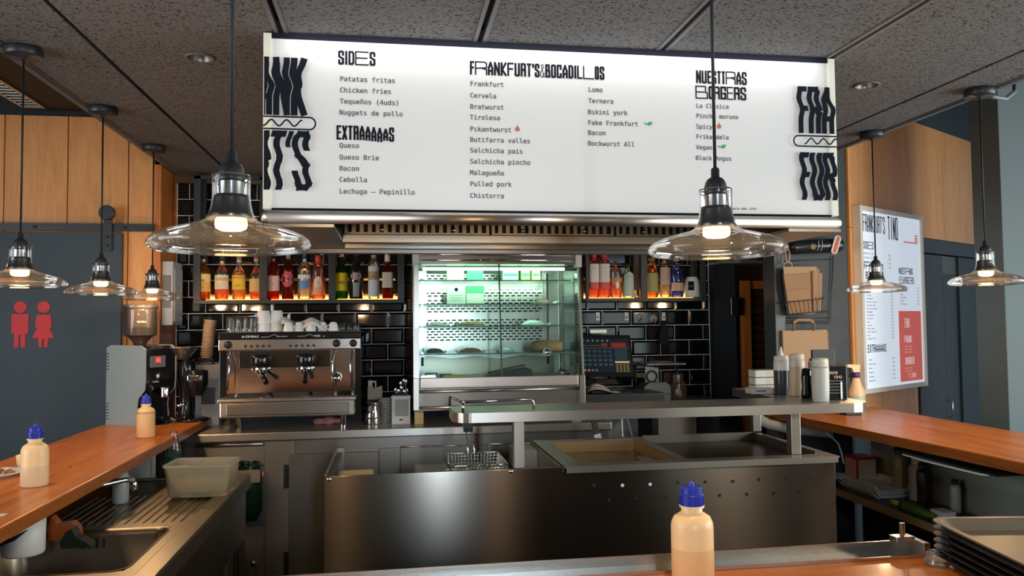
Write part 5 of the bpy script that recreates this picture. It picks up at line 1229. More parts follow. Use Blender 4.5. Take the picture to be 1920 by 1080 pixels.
# ================================================================== till and things around it
cd = thing('cash_drawer', 'black metal cash drawer under the touch screen till', 'cash drawer', (1.38, 4.75, BZ+.0))
MB().box(-.26,.26,-.22,.25,.001,.055,.003).build('stand', M['black'], cd)
MB().box(-.26,.26,-.23,.25,.056,.135,.004).build('drawer_body', M['blackmetal'], cd)
MB().box(-.25,.25,-.2345,-.2305,.064,.125,.002).build('drawer_front', M['black'], cd)
# right part of the back counter carries on as a dark shelf
ds = thing('rear_shelf', 'dark narrow worktop along the tiled wall right of the till', 'shelf', (1.75, 4.95, 1.06)); ds.location.z = 1.06
MB().box(-.11,.36,-.20,.145,-.03,0,.002).build('shelf_board', M['steeldark'], ds); MB().box(-.10,-.06,-.15,.14,-1.06,-.031).box(.31,.35,-.15,.14,-1.06,-.031).build('leg', M['black'], ds)
a_, b_, c_, d_ = at(1085,629,'Y',4.62), at(1178,631,'Y',4.62), at(1190,702,'Y',4.52), at(1088,702,'Y',4.52)
ti = thing('till_screen', 'black touch screen till with a grid of keys on the cash drawer', 'till', (1.27, 4.62, BZ+.136))
def T_(b, n, m, par=None): return b.xf(Matrix.Translation((-1.27,-4.62,-BZ-.136))).build(n, m, par or ti)
ex = (b_-a_).normalized(); w_ = (c_-d_).length; o_ = d_; ex = (c_-d_).normalized(); ez = ((a_+b_)/2-(c_+d_)/2).normalized(); h_ = ((a_+b_)/2-(c_+d_)/2).length; en = ex.cross(ez).normalized()
TM_ = Matrix(((ex.x,en.x,ez.x,o_.x),(ex.y,en.y,ez.y,o_.y),(ex.z,en.z,ez.z,o_.z),(0,0,0,1)))   # x along, y towards the room (en points to -Y), z up the screen
sgn = -1 if en.y > 0 else 1
def SC(x0,x1,t0,t1,z0,z1): 
    ta, tb = sorted((t0*sgn, t1*sgn)); return MB().box(x0*w_,x1*w_,ta,tb,z0*h_,z1*h_)
def scr(b, n, m, par=None): return T_(b.xf(TM_), n, m, par)
body = scr(SC(-.03,1.0,-.04,0,-.06,1.03), 'screen_housing', M['blackgloss'])
scr(SC(.04,.96,0,.0015,.05,.93), 'screen', mat('dark_screen', (.01,.014,.016), .1, emit=(.01,.02,.03), estr=.2))
def em_(n, c, s): return mat(n, c, .5, emit=c, estr=s)
kb_ = em_('dim_blue_key', (.008,.022,.030), .35); kw = em_('pale_key', (.16,.17,.18), .35); kr = em_('red_key', (.16,.010,.008), .35); ky = em_('ochre_key', (.13,.085,.02), .3)
q = MB(); 
def keys(nm, m, cells):
    b = MB()
    for x0, x1, z0, z1 in cells: ta, tb = sorted((.0017*sgn, .0022*sgn)); b.box(x0*w_,x1*w_,ta,tb,z0*h_,z1*h_)
    o = scr(b, nm, m); o['kind'] = 'stuff'
keys('top_keys', kw, [(.09+.09*k,.12+.09*k,.85,.89) for k in range(6)])
keys('red_header', kr, [(.62,.90,.70,.82),(.44,.55,.72,.80)])
keys('header_line', ky, [(.06,.94,.675,.685),(.06,.43,.74,.75)])
keys('menu_keys', kb_, [(.06+.098*c,.135+.098*c,.21+.115*r,.29+.115*r) for r in range(4) for c in range(6)])
keys('menu_key_text', kw, [(.075+.098*c,.12+.098*c,.235+.115*r,.25+.115*r) for r in range(4) for c in range(6)])
keys('side_panel', kb_, [(.67,.90,.37,.65)])
keys('total_bar', em_('cream_bar', (.38,.30,.16), .4), [(.66,.93,.29,.34)])
keys('number_pad', ky, [(.67+.066*c,.715+.066*c,.06+.055*r,.10+.055*r) for r in range(4) for c in range(4)])
keys('round_keys', em_('pink_round_key', (.40,.09,.08), .4), [(.08,.12,.08,.13),(.15,.19,.08,.13)]); keys('round_keys', em_('blue_round_key', (.06,.10,.15), .4), [(.22,.26,.08,.13),(.29,.33,.08,.13)])
T_(MB().box(1.20,1.34,4.58,4.72,BZ+.137,BZ+.150,.004).beam((1.27,4.66,BZ+.15),(1.27,4.63,BZ+.30),.06,.03), 'foot', M['black'])
p = at(1118, 624, 'Y', 4.70); t = thing('receipt_paper', 'cream folded paper lying on top of the till screen', 'paper', (p.x, 4.665, p.z-.002))
MB().box(-.05,.055,-.006,.006,.0,.022,.003).build('paper_body', M['cream'], t)
# striped cloth on the drawer
cb_ = MB(); p = at(1178, 755, 'Z', BZ+.136); gr_ = []
for i in range(15):
    row = []
    for j in range(7):
        u, v = i/14, j/6; x = -.085+.21*u; y = -.05+.10*v
        z = .004+(.052*math.sin(PI*min(1,u*1.25)**.8)*math.sin(PI*(v*.8+.1)) if u < .8 else .012*(1-u)*5*math.sin(PI*v))+.004*math.sin(14*v+5*u)
        row.append(cb_.bm.verts.new((x, y, max(.001, z))))
    gr_.append(row)
for i in range(14):
    for j in range(6): f = cb_.bm.faces.new([gr_[i][j],gr_[i+1][j],gr_[i+1][j+1],gr_[i][j+1]]); f.smooth = True
sm_ = mat('striped_cloth', (.55,.45,.34), .9); N, L = link_nodes(sm_); tc = N.new('ShaderNodeTexCoord'); wv_ = N.new('ShaderNodeTexWave'); wv_.bands_direction = 'Y'; wv_.inputs['Scale'].default_value = 22; wv_.inputs['Distortion'].default_value = 1
cr_ = N.new('ShaderNodeValToRGB'); cr_.color_ramp.elements[0].position = .15; cr_.color_ramp.elements[0].color = (.12,.09,.07,1); cr_.color_ramp.elements[1].position = .3; cr_.color_ramp.elements[1].color = (.55,.45,.34,1)
L.new(tc.outputs['Object'], wv_.inputs['Vector']); L.new(wv_.outputs[0], cr_.inputs[0]); L.new(cr_.outputs[0], N['Principled BSDF'].inputs['Base Color'])
o = cb_.build('striped_cloth', sm_, None, (p.x-.01, 4.60, BZ+.1375)); tag(o, 'beige striped cloth bundled on the cash drawer under the till', 'cloth')
p = at(1232, 750, 'Y', 4.80); t = thing('receipt_printer', 'grey-green receipt printer right of the till', 'printer', (p.x, 4.86, 1.06))
MB().prism([(-.085,0),(.085,0),(.090,.05),(.085,.095),(.06,.115),(-.05,.115),(-.085,.09)], -.07,.07,'XZ').build('printer_body', mat('grey_green_plastic', (.12,.13,.105), .45), t)
MB().box(-.086,.086,-.0725,-.0705,.040,.046).build('slot', M['black'], t)
MB().prism([(-.055,.116),(.035,.116),(.035,.205),(-.055,.215)], .0,.003,'XZ').build('paper_sheet', mat('grey_paper', (.30,.30,.29), .7), t)
MB().tube([(-.012+.034*math.cos(a),-.004,.150+.034*math.sin(a)) for a in [2*PI*k/20 for k in range(20)]], .006, 8, closed=True).build('tape_roll', M['black'], t)
p = at(1245, 700, 'Y', 4.95); t = thing('white_tray', 'white thin tray lying above the receipt printer against the tiles', 'tray', (p.x, 4.99, 1.278))
MB().box(-.13,.14,-.08,.09,.0,.010,.004).build('tray_body', mat('grey_white_tray', (.36,.37,.38), .4), t); MB().box(-.16,-.15,.07,.09,-.216,.0,.002).box(.13,.14,.07,.09,-.216,.0,.002).box(-.16,.14,.07,.09,-.012,-.001).build('stand', M['black'], t)
p = at(1273, 755, 'Y', 4.85); t = thing('plastic_bag', 'crumpled translucent plastic bag right of the receipt printer', 'bag', (p.x, 4.87, 1.06))
q = MB().lathe([(0,.001),(.055,.001),(.062,.02),(.058,.07),(.045,.10),(.030,.125),(.040,.15),(.030,.165)], seg=16, sy=.7); random.seed(9)
for v in q.bm.verts: v.co += Vector([random.uniform(-.009,.009), random.uniform(-.006,.006), random.uniform(0,.006)])
q.build('bag_body', thin_glass('brownish_film', (.75,.62,.55), 1.5, .35, (.40,.28,.22), .2), t)
# hooks on the tiles
for px, py, lb in ((1120.5,593,'white clip hook on the tiles above the left side of the till'),(1174,593,'white clip hook on the tiles above the right edge of the till'),(1243.5,593,'white clip hook holding a dark cloth on the tiles')):
    p = at(px, py, 'Y', 5.09); t = thing('clip_hook', lb, 'hook', (p.x, 5.0905, p.z), 0, 'hooks on the tiled wall')
    MB().prism([(-.014,-.028),(.014,-.028),(.012,.026),(-.012,.026)], -.008,0,'XZ').build('plate', M['white'], t); MB().tube([(0,-.009,.0),(0,-.022,-.012),(0,-.026,-.002)], .003, 8).build('hook', M['alu'], t)
for px, py, lb in ((1200,594,'left of the two round white suction hooks on the tiles'),(1225,597,'right of the two round white suction hooks on the tiles')):
    p = at(px, py, 'Y', 5.09); t = thing('suction_hook', lb, 'hook', (p.x, 5.0905, p.z), 0, 'hooks on the tiled wall')
    MB().lathe([(.027,0),(.026,-.003),(.018,-.004),(.016,-.009),(.010,-.010),(0,-.012)], seg=28, axis='Y').build('disc', mat('grey_white_disc', (.45,.46,.46), .4) if 'grey_white_disc' not in bpy.data.materials else bpy.data.materials['grey_white_disc'], t)
    MB().tube([(0,-.011,.004),(0,-.016,-.022),(.001,-.026,-.036),(.001,-.030,-.026)], .0032, 8).build('hook', M['alu'], t)
p = at(1244, 625, 'Y', 5.06); t = tag(MB().prism([(-.028,-.075),(.030,-.075),(.036,-.03),(.018,.05),(.006,.085),(-.004,.085),(-.014,.05),(-.034,-.03)], -.012,.012,'XZ').build('hanging_cloth', mat('very_dark_cloth', (.012,.014,.014), .9), None, (p.x, 5.065, p.z)), 'dark cloth hanging from the right clip hook on the tiles', 'cloth')

# ledge with odds and ends over the passage
a_ = at(1342, 488, 'Y', 5.0); b_ = at(1433, 486, 'Y', 5.0)
t = thing('high_ledge', 'narrow high ledge over the dark passage right of the tiles', 'shelf', (a_.x, 4.9, a_.z-.01))
MB().box(-.01,b_.x-a_.x,-.02,.26,-.018,0,.002).build('ledge_board', mat('pale_ledge', (.22,.21,.19), .5), t)
for k, (px, w, h, c, lb) in enumerate(((1362,.10,.05,(.40,.40,.38),'crumpled clear film at the left of the high ledge'),(1400,.20,.035,(.62,.62,.60),'white roll lying on the high ledge'))):
    p = at(px, 480, 'Y', 5.0); u = thing('film_bundle' if k == 0 else 'paper_roll', lb, 'bundle' if k == 0 else 'roll', (p.x, 5.0, a_.z-.0095))
    q = MB().lathe([(0,-w/2),(h/2,-w/2),(h/2,w/2),(0,w/2)], (0,0,h/2+.0005), 14, 'X')
    if k == 0:
        for v in q.bm.verts: v.co += Vector((random.uniform(-.008,.008), random.uniform(-.006,.006), random.uniform(0,.01)))
    q.build('body', mat('ledge_item%d' % k, c, .4), u)

# ================================================================== coffee grinders on the left counter
gd = thing('coffee_grinder', 'pale grey and black coffee grinder with a tall clear hopper on the left counter', 'coffee grinder', (-1.30, 4.44, CT), math.radians(-30))
# local x: out of the black front; -y: the pale side panel
MB().prism([(-.14,.0),(.15,.0),(.125,.012),(.085,.03),(.075,.10),(.082,.14),(.125,.185),(.130,.235),(.130,.395),(.10,.415),(-.11,.418),(-.14,.405)], -.105,-.100,'XZ').build('side_panel', mat('pale_blue_grey_paint', (.30,.36,.36), .45), gd)
MB().prism([(-.14,.0),(.15,.0),(.125,.012),(.085,.03),(.075,.10),(.082,.14),(.125,.185),(.130,.235),(.130,.395),(.10,.415),(-.11,.418),(-.14,.405)], .100,.105,'XZ').build('side_panel', mat('pale_blue_grey_paint', (.30,.36,.36), .45), gd)
MB().prism([(-.135,.0),(.14,.0),(.10,.012),(.078,.03),(.07,.10),(.078,.14),(.120,.185),(.126,.235),(.126,.395),(.09,.412),(-.105,.414),(-.135,.40)], -.0995,.0995,'XZ').build('body', M['blackgloss'], gd)
q = MB()
for k in range(6): q.box(-.141,-.12,-.1065,-.1045,.29+.016*k,.294+.016*k).box(-.141,-.12,-.1065,-.1045,.03+.016*k,.034+.016*k)
q.build('vent_slots', M['black'], gd)['kind'] = 'stuff'
MB().box(.1265,.1285,-.075,.03,.30,.36,.001).build('display_frame', M['ceil_lip'], gd)
MB().box(.1287,.1295,-.035,-.005,.325,.35).build('red_display', mat('red_lit_display', (.5,.02,.01), .4, emit=(1,.05,.03), estr=1.5), gd)
GMf = Matrix(((0,0,1,.1300),(1,0,0,0),(0,1,0,0),(0,0,0,1)))
lettering('display_digits', M['white'], gd, GMf, [('4',-.026,.331,.018),('CUNILL',-.058,.222,.016)], SANS)
MB().cyl((.128,-.022,.255), .010, .002, 'X', 16).build('round_emblem', M['white'], gd)
MB().lathe([(.024,.0),(.026,.045),(.024,.05)], (.155,.0,.145), 24).build('chute', M['chrome'], gd)
MB().box(.075,.17,-.03,.03,.03,.045,.004).build('fork', M['blackgloss'], gd)
hp_ = MB().lathe([(.030,.414),(.034,.42),(.036,.432),(.060,.458),(.080,.468)], (-.02,0,0), 32).build('hopper_collar', mat('smoky_brown_glaze', (.10,.05,.03), .15), gd)
MB().lathe([(.080,.468),(.082,.475),(.083,.600),(.0845,.612),(.081,.612)], (-.02,0,0), 36).build('hopper', thin_glass('smoky_hopper_glass', (.80,.76,.70), 1.4, .22, (.62,.55,.47)), gd)
MB().lathe([(0,.612),(.089,.612),(.0905,.620),(.088,.630),(.05,.633),(0,.634)], (-.02,0,0), 36).build('hopper_lid', thin_glass('clear_lid', (.85,.82,.78), 1.4, .3, (.7,.66,.6)), gd)
MB().lathe([(0,.470),(.068,.480),(.064,.500),(.03,.512),(0,.515)], (-.02,0,0), 24).build('coffee_beans', mat('roast_coffee', (.06,.025,.012), .5), gd)
CYM = Matrix(((0.66,0,0.75,0),( -.75,0,.66,0),(0,1,0,0),(0,0,0,1)))
lettering('hopper_lettering', M['white'], gd, Matrix(((.5,0,.866,.052),(.866,0,-.5,-.052),(0,1,0,0),(0,0,0,1))), [('CUNILL',-.028,.535,.018)], SANS)
MB().tube([(-.16,-.08,.0),(-.16,-.08,.075),(-.15,-.03,.08)], .004, 8).build('cable_bracket', M['blackmetal'], gd)

g2 = thing('dosing_grinder', 'black coffee grinder with a steel funnel and round catch tray, beside the pale one', 'coffee grinder', (-1.08, 4.50, CT))
MB().lathe([(0,.001),(.085,.001),(.088,.008),(.080,.016),(.06,.018),(0,.019)], (.02,0,0), 32).build('catch_tray', M['blackgloss'], g2)
MB().lathe([(.048,.018),(.040,.04),(.034,.10),(.036,.17),(.046,.20),(.050,.26),(.046,.31),(.040,.33),(0,.33)], (-.02,.03,0), 24).build('body', M['blackgloss'], g2)
MB().lathe([(.035,.14),(.05,.17),(.060,.20),(.062,.265),(.055,.275),(0,.28)], (.045,-.03,0), 24).build('doser', M['blackgloss'], g2)
MB().box(.015,.075,-.094,-.088,.222,.250,.003).build('name_plate', M['chrome'], g2)
MB().tube([(.0,-.03,.10),(-.01,-.07,.095),(-.04,-.08,.09)], .010, 10).build('portafilter_fork', M['chrome'], g2)
MB().lathe([(.038,.332),(.050,.345),(.088,.395),(.092,.400),(.088,.401),(.05,.36),(0,.352)], (-.045,.02,0), 32).build('funnel', mat('smoked_steel_funnel', (.30,.27,.24), .2, .8), g2)

# paper cups in a leaning stack on a white dispenser
p = at(387, 770, 'Y', 4.66); wt = thing('napkin_dispenser', 'white box with a dark window behind the black grinder', 'dispenser', (p.x, 4.72, BZ))
MB().box(-.065,.065,-.05,.06,.0,.345,.004).build('box_body', mat('warm_white_plastic', (.55,.50,.44), .5), wt); MB().box(-.030,.045,-.0525,-.0505,.12,.215,.001).build('window', mat('grey_window', (.14,.13,.12), .3), wt)
p = at(385, 672, 'Y', 4.70); st_ = thing('paper_cup_stack', 'leaning stack of beige paper cups on the white dispenser', 'cups', (p.x, 4.72, BZ+.346))
st_.rotation_euler = (0, math.radians(5), 0)
MB().lathe([(.045,.0),(.048,.012),(.052,.03),(.030,.036),(0,.036)], seg=24).build('plastic_sleeve', M['clear'], st_)
random.seed(4)
for k in range(17): MB().lathe([(.030,0),(.034,.0135),(.0365,.0145),(.0365,.017),(.032,.017)], (random.uniform(-.0012,.0012),0,.036+.0125*k), 22).build('cup', mat('beige_cup', (.48,.34,.22), .6) if 'beige_cup' not in bpy.data.materials else bpy.data.materials['beige_cup'], st_)
# wall box on the oak return
t = thing('wall_box', 'pale grey electrical box on the orange oak return wall', 'electrical box', (-1.297, 4.85, 1.62))
MB().box(0,.06,-.075,.14,-.05,.32,.004).build('box_body', mat('pale_grey_box', (.40,.40,.39), .45), t); MB().box(.0605,.066,-.055,.12,-.03,.28,.002).build('box_door', mat('pale_grey_box2', (.44,.43,.42), .4), t)
MB().box(.005,.05,-.078,-.0755,.05,.24,.001).build('side_slot', M['ceil_lip'], t)

# ================================================================== under the left counter
p = at(365, 938, 'Z', SZ+.012); tb = thing('storage_tub', 'large translucent plastic tub standing across the sink rim', 'tub', (p.x-.0, p.y+.13, SZ+.0115), math.radians(-4)); tb.scale = (.84,.9,1.0)
M['tub'] = thin_glass('milky_tub_plastic', (.96,.93,.80), .8, .55, (1.0,.93,.72), .15)
def rr_(hx, hy, r, n=5): return [(sx*(hx-r)+r*math.cos(math.radians(a0+90/n*k)), sy*(hy-r)+r*math.sin(math.radians(a0+90/n*k))) for sx, sy, a0 in ((1,1,0),(-1,1,90),(-1,-1,180),(1,-1,270)) for k in range(n+1)]
b = MB(); prev = None
for z, hx, hy, r in ((.0,.02,.02,.01),(.0,.130,.085,.03),(.006,.137,.092,.03),(.115,.150,.104,.03),(.118,.155,.109,.03),(.128,.156,.110,.03),(.128,.150,.104,.03),(.02,.134,.089,.03)):
    ring = [b.bm.verts.new((x, y, z)) for x, y in rr_(hx, hy, r)]
    if prev:
        for k in range(len(ring)): f = b.bm.faces.new([prev[k], prev[(k+1)%len(ring)], ring[(k+1)%len(ring)], ring[k]]); f.smooth = True
    prev = ring
b.build('tub_body', M['tub'], tb)
random.seed(8); q = MB().lathe([(0,.003),(.075,.003),(.088,.02),(.07,.045),(.03,.055),(0,.052)], seg=14, sy=.75)
for v in q.bm.verts: v.co += Vector([random.uniform(-.008,.008), random.uniform(-.006,.006), 0])
q.build('dark_contents', mat('grey_brown_contents', (.34,.31,.24), .7), tb)
p = at(296, 905, 'Z', SZ); t = thing('detergent_bottle', 'clear spray bottle of green detergent with a red label behind the tub', 'bottle', (p.x-.0, p.y+.25, SZ+.002))
MB().lathe([(0,.001),(.032,.001),(.034,.006),(.034,.075)], seg=20, sy=.8).build('green_liquid', mat('dark_green_liquid', (.01,.10,.05), .15), t)
MB().lathe([(.034,.075),(.034,.11),(.022,.15),(.016,.17),(.018,.185),(.012,.19)], seg=20, sy=.8).build('bottle_body', M['clear'], t)
MB().box(-.012,.012,-.026,-.022,.150,.172,.001).build('red_label', M['red'], t)
p = at(275, 905, 'Y', 4.1); t = thing('white_box', 'white upright box under the left counter behind the sink', 'box', (-1.17, 4.0, 0)); MB().box(-.06,.05,-.05,.05,0,.995,.003).build('box_body', mat('bluish_white_box', (.55,.58,.58), .5), t)
p = at(35, 1045, 'Z', SZ); t = thing('white_canister', 'white plastic canister with a dark metal ladle at the lower left', 'canister', (p.x, p.y+.03, SZ+.001))
MB().lathe([(0,.001),(.055,.001),(.058,.006),(.060,.14),(.057,.14),(.055,.01),(0,.01)], seg=28).build('canister_body', mat('soft_white_plastic', (.62,.60,.56), .45), t)
MB().tube([(-.10,-.06,.02),(-.05,-.068,.045),(.0,-.066,.062),(.035,-.062,.085)], [.009,.007,.006,.002], 8).build('ladle', M['blackgloss'], t)
p = at(72, 925, 'Y', 2.6)
p = at(95, 1030, 'Z', SZ); t = thing('orange_pouch', 'orange-brown pouch standing beside the white canister under the counter', 'pouch', (p.x, p.y+.12, SZ+.001))
MB().prism([(-.045,0),(.045,0),(.04,.035),(.022,.055),(-.02,.05),(-.04,.075),(-.05,.04)], -.02,.02,'XZ').build('pouch_body', mat('orange_film', (.30,.075,.015), .35), t)
p = at(125, 1035, 'Z', SZ); t = thing('dark_pouch', 'crumpled dark green pouch between the orange pouch and the tap', 'pouch', (p.x+.01, p.y+.06, SZ+.001))
MB().prism([(-.04,0),(.045,0),(.04,.01),(.0,.035),(-.012,.06),(-.028,.05),(-.045,.02)], -.025,.025,'XZ').build('pouch_body', mat('dark_green_pouch', (.015,.022,.018), .3), t)
p = at(218, 915, 'Z', .95); t = thing('soap_dispenser', 'grey soap dispenser under the counter beside the tap lever', 'dispenser', (p.x, p.y+.05, SZ+.001))
MB().lathe([(0,.001),(.028,.001),(.030,.01),(.030,.10),(.024,.118),(.010,.122),(.010,.14),(0,.14)], seg=20).build('dispenser_body', mat('grey_soap_plastic', (.32,.33,.30), .3), t)
MB().tube([(0,0,.138),(.0,-.01,.15),(.04,-.03,.15)], .005, 8).build('pump', M['chrome'], t)
# ================================================================== things on the pass shelf
SH = SZ2
def sqz(px, py, w, h_px, label, nozzle, fillm, lvl):
    p = at(px, py, 'Z', SH); dep = (p-CPOS).dot(_f); r = w/2*dep/CF; H_ = h_px*dep/CF
    t = thing('squeeze_bottle', label, 'squeeze bottle', (p.x, p.y+r, SH), 0, 'squeeze bottles on the pass shelf')
    MB().lathe([(0,.001),(r*.9,.001),(r*.93,.004),(r*.99,H_*.35),(r,H_*lvl)], seg=28).build('filled_body', fillm, t)
    MB().lathe([(r,H_*lvl),(r*1.0,H_*.78),(r*.93,H_*.86),(r*.95,H_*.865),(r*.94,H_*.94),(r*.86,H_*.985),(r*.5,H_),(0,H_)], seg=28).build('top_body', M['pale'], t)
    MB().lathe([(r*.965,H_*.858),(r*.985,H_*.862),(r*.965,H_*.866)], seg=28).build('cap_ring', M['pale'], t)
    if nozzle: MB().lathe([(r*.36,H_*.995),(r*.22,H_*1.10),(r*.10,H_*1.22),(0,H_*1.225)], seg=16).build('nozzle', M['pale'], t)
M['pale'] = mat('milky_squeeze_plastic', (.62,.58,.48), .4, sss=.15)
sqz(1473, 741, 28.5, 74, 'squeeze bottle of dark sauce with a pointed nozzle, on the steel pass shelf', True, mat('dark_sauce', (.03,.033,.036), .25), .62)
sqz(1503, 744, 29, 80, 'beige squeeze bottle right of the dark sauce bottle', False, mat('beige_sauce', (.55,.42,.27), .4), .70)
sqz(1548, 755, 32.5, 83, 'large pale grey-green squeeze bottle before the black napkin holder', False, mat('grey_white_sauce', (.52,.51,.44), .4), .80)
p = at(1527, 748, 'Z', SH); t = thing('pepper_mill', 'slim chrome and black pepper mill between the two pale squeeze bottles', 'mill', (p.x, p.y+.03, SH))
MB().lathe([(0,.001),(.016,.001),(.016,.13),(.014,.135),(.0145,.155),(.010,.165),(.011,.172),(0,.178)], (.006,0,0), 20).build('mill_body', M['chrome'], t)
MB().lathe([(0,.001),(.018,.001),(.019,.02),(.015,.05),(.018,.09),(.014,.13),(0,.135)], (-.026,-.004,0), 18).build('dark_mill_body', M['blackgloss'], t)
p = at(1580, 752, 'Z', SH); t = thing('napkin_holder', 'black sauce and napkin caddy with pale lettering at the shelf end', 'holder', (p.x-.01, p.y+.07, SH))
MB().box(-.055,.055,-.035,.035,.001,.145,.003).build('caddy_body', M['blackgloss'], t)
MB().box(-.062,.045,.036,.050,.001,.215,.002).build('caddy_back', M['blackmetal'], t)
for k in range(5): MB().box(-.050,.035,-.0375,-.0355,.030+.013*k,.033+.013*k).build('folded_edge', M['ceil_lip'], t)
lettering('caddy_lettering', mat('peach_print', (.75,.52,.35), .5), t, front_M(0,-.0385,0), [('FRANK',-.045,.112,.024),('TINO',-.010,.094,.022)], SANS)
MB().box(.020,.028,-.040,-.036,.004,.080,.001).build('pale_strip', M['alu'], t)
p = at(1612, 779, 'Z', CT); t = thing('small_black_tin', 'small black tin with a cream lid at the right end of the pass shelf', 'tin', (2.05, 3.14, SH-.03))
t = bpy.data.objects['small_black_tin']; t.location = (p.x-.02, p.y+.04, CT)
t['label'] = 'small black tin with a cream lid on the right counter by the shelf end'
MB().box(-.055,.040,-.03,.03,.0005,.080,.004).build('tin_body', M['blackgloss'], t); MB().lathe([(0,0),(.026,0),(.027,.003),(.020,.006),(0,.006)], (-.015,0,.0805), 20).build('lid', M['cream'], t)
# small boxes at the left of the wing
p = at(1440, 739, 'Z', SH); t = thing('flat_box', 'flat white carton at the front left of the shelf wing', 'box', (p.x-.01, p.y+.03, SH)); MB().box(-.065,.05,-.03,.05,.001,.028,.001).build('box_body', mat('cream_carton', (.55,.50,.43), .6), t); MB().box(-.05,.0,-.0312,-.0302,.012,.018).build('print_line', M['ceil_lip'], t)
for k in range(3):
    t = thing('small_box', ('lowest','middle','topmost')[k]+' of three cream cartons stacked behind the dark sauce bottle', 'box', (p.x+.03, p.y+.12, SH+.001+.036*k), 0, 'cartons stacked on the shelf wing')
    MB().box(-.048,.06,-.03,.04,0,.032,.001).build('box_body', mat('cream_carton', (.60,.56,.48), .6) if k == 0 else bpy.data.materials['cream_carton.001'] if 'cream_carton.001' in bpy.data.materials else bpy.data.materials['cream_carton'], t)
    MB().box(-.0485,.0605,-.0305,.0405,.0318,.0345).build('dark_lid', M['ceil_lip'], t)
# cleaning spray on the right counter
p = at(1612, 772, 'Z', CT); t = thing('spray_bottle', 'orange-tinted trigger spray bottle with a purple collar on the right counter', 'spray bottle', (p.x+.06, p.y+.12, CT))
p2 = at(1612, 772, 'Z', CT); dep = (Vector(t.location)-CPOS).dot(_f); k = dep/CF
sy_ = mat('peach_spray_plastic', (.80,.52,.26), .35, sss=.1)
MB().lathe([(0,.001),(.048,.001),(.050,.006),(.050,26*k)], seg=24, sy=.7).build('filled_body', mat('pale_green_cleaner', (.45,.50,.33), .35), t)
MB().lathe([(.050,26*k),(.049,34*k),(.034,44*k),(.022,56*k),(.019,60*k)], seg=24, sy=.7).build('bottle_body', sy_, t)
MB().lathe([(.020,59*k),(.022,60*k),(.022,68*k),(.018,69*k)], seg=20).build('collar', mat('purple_collar', (.07,.02,.16), .4), t)
MB().prism([(-.020,69*k),(.018,69*k),(.022,83*k),(-.058,84*k),(-.060,79*k),(-.030,77*k)], -.011,.011,'XZ').build('trigger_head', sy_, t)
MB().tube([(-.040,0,77*k),(-.034,0,68*k),(-.042,0,60*k)], .005, 8).build('trigger', M['black'], t)

# ================================================================== rack with paper bags on the dark wall
WY = DY-.003
def W(px, py, y=WY): return at(px, py, 'Y', y)
rk = thing('wire_rack', 'black wire wall rack holding folded paper bags on the dark wall', 'rack', tuple(W(1510, 530)))
ro = Vector(rk.location)
def RW(b, n, m): return b.xf(Matrix.Translation(-ro)).build(n, m, rk)
def wires(ptlists, r=.0022):
    b = MB()
    for pl_ in ptlists: b.tube([tuple(v) for v in pl_], r, 6)
    return b
fy, by_ = WY-.10, WY-.008
RW(wires([[W(1468,495,by_),W(1468,602,by_),W(1557,602,by_),W(1562,480,by_)],[W(1466,490,by_),W(1560,486,by_)]], .003), 'back_frame', M['blackmetal'])
RW(wires([[W(1460,566,by_),W(1470,567,fy),W(1542,560,fy),W(1545,556,by_)],[W(1470,588,by_),W(1478,590,fy),W(1540,584,fy),W(1554,584,by_)]], .003), 'basket_rim', M['blackmetal'])
for k in range(9):
    f = k/8; a = W(1471+70*f, 566-6*f, fy); b = W(1480+60*f, 590-5*f, fy); RW(wires([[a, b, Vector((b.x, by_, b.z))]]), 'wire', M['blackmetal'])
for z_ in (596, 606): RW(wires([[W(1470,z_,by_),W(1557,z_,by_)]]), 'wire', M['blackmetal'])
kraft = mat('kraft_paper', (.27,.155,.08), .8); kraft2 = mat('kraft_paper_light', (.34,.22,.125), .8)
bgs = [((1467,512,1476,588,1540,582,1541,512), .050, -2), ((1472,506,1480,586,1536,584,1536,504), .062, 0), ((1468,500,1478,588,1528,588,1531,500), .074, 0), ((1469,516,1480,589,1522,589,1516,512), .086, 2)]
labs = ['rearmost kraft paper bag in the wire rack', 'second kraft paper bag from the wall in the wire rack', 'third kraft paper bag in the wire rack, folded over', 'frontmost kraft paper bag in the wire rack']
for k, (c, dy, tl) in enumerate(bgs):
    pts = [W(c[i], c[i+1], WY-dy) for i in (0,2,4,6)]; cen = sum(pts, Vector())/4
    t = thing('paper_bag', labs[k], 'paper bag', tuple(cen), 0, 'kraft paper bags in the wire rack')
    MB().prism([(p.x-cen.x, p.z-cen.z) for p in pts], -.003,.003,'XZ').build('bag_body', kraft if k % 2 else kraft2, t)
    MB().prism([(pts[0].x-cen.x+.004, pts[0].z-cen.z-.085), (pts[3].x-cen.x-.006, pts[3].z-cen.z-.085), (pts[3].x-cen.x-.008, pts[3].z-cen.z-.088), (pts[0].x-cen.x+.004, pts[0].z-cen.z-.088)], -.0045,-.003,'XZ').build('fold', mat('kraft_fold', (.17,.095,.045), .8) if 'kraft_fold' not in bpy.data.materials else bpy.data.materials['kraft_fold'], t)
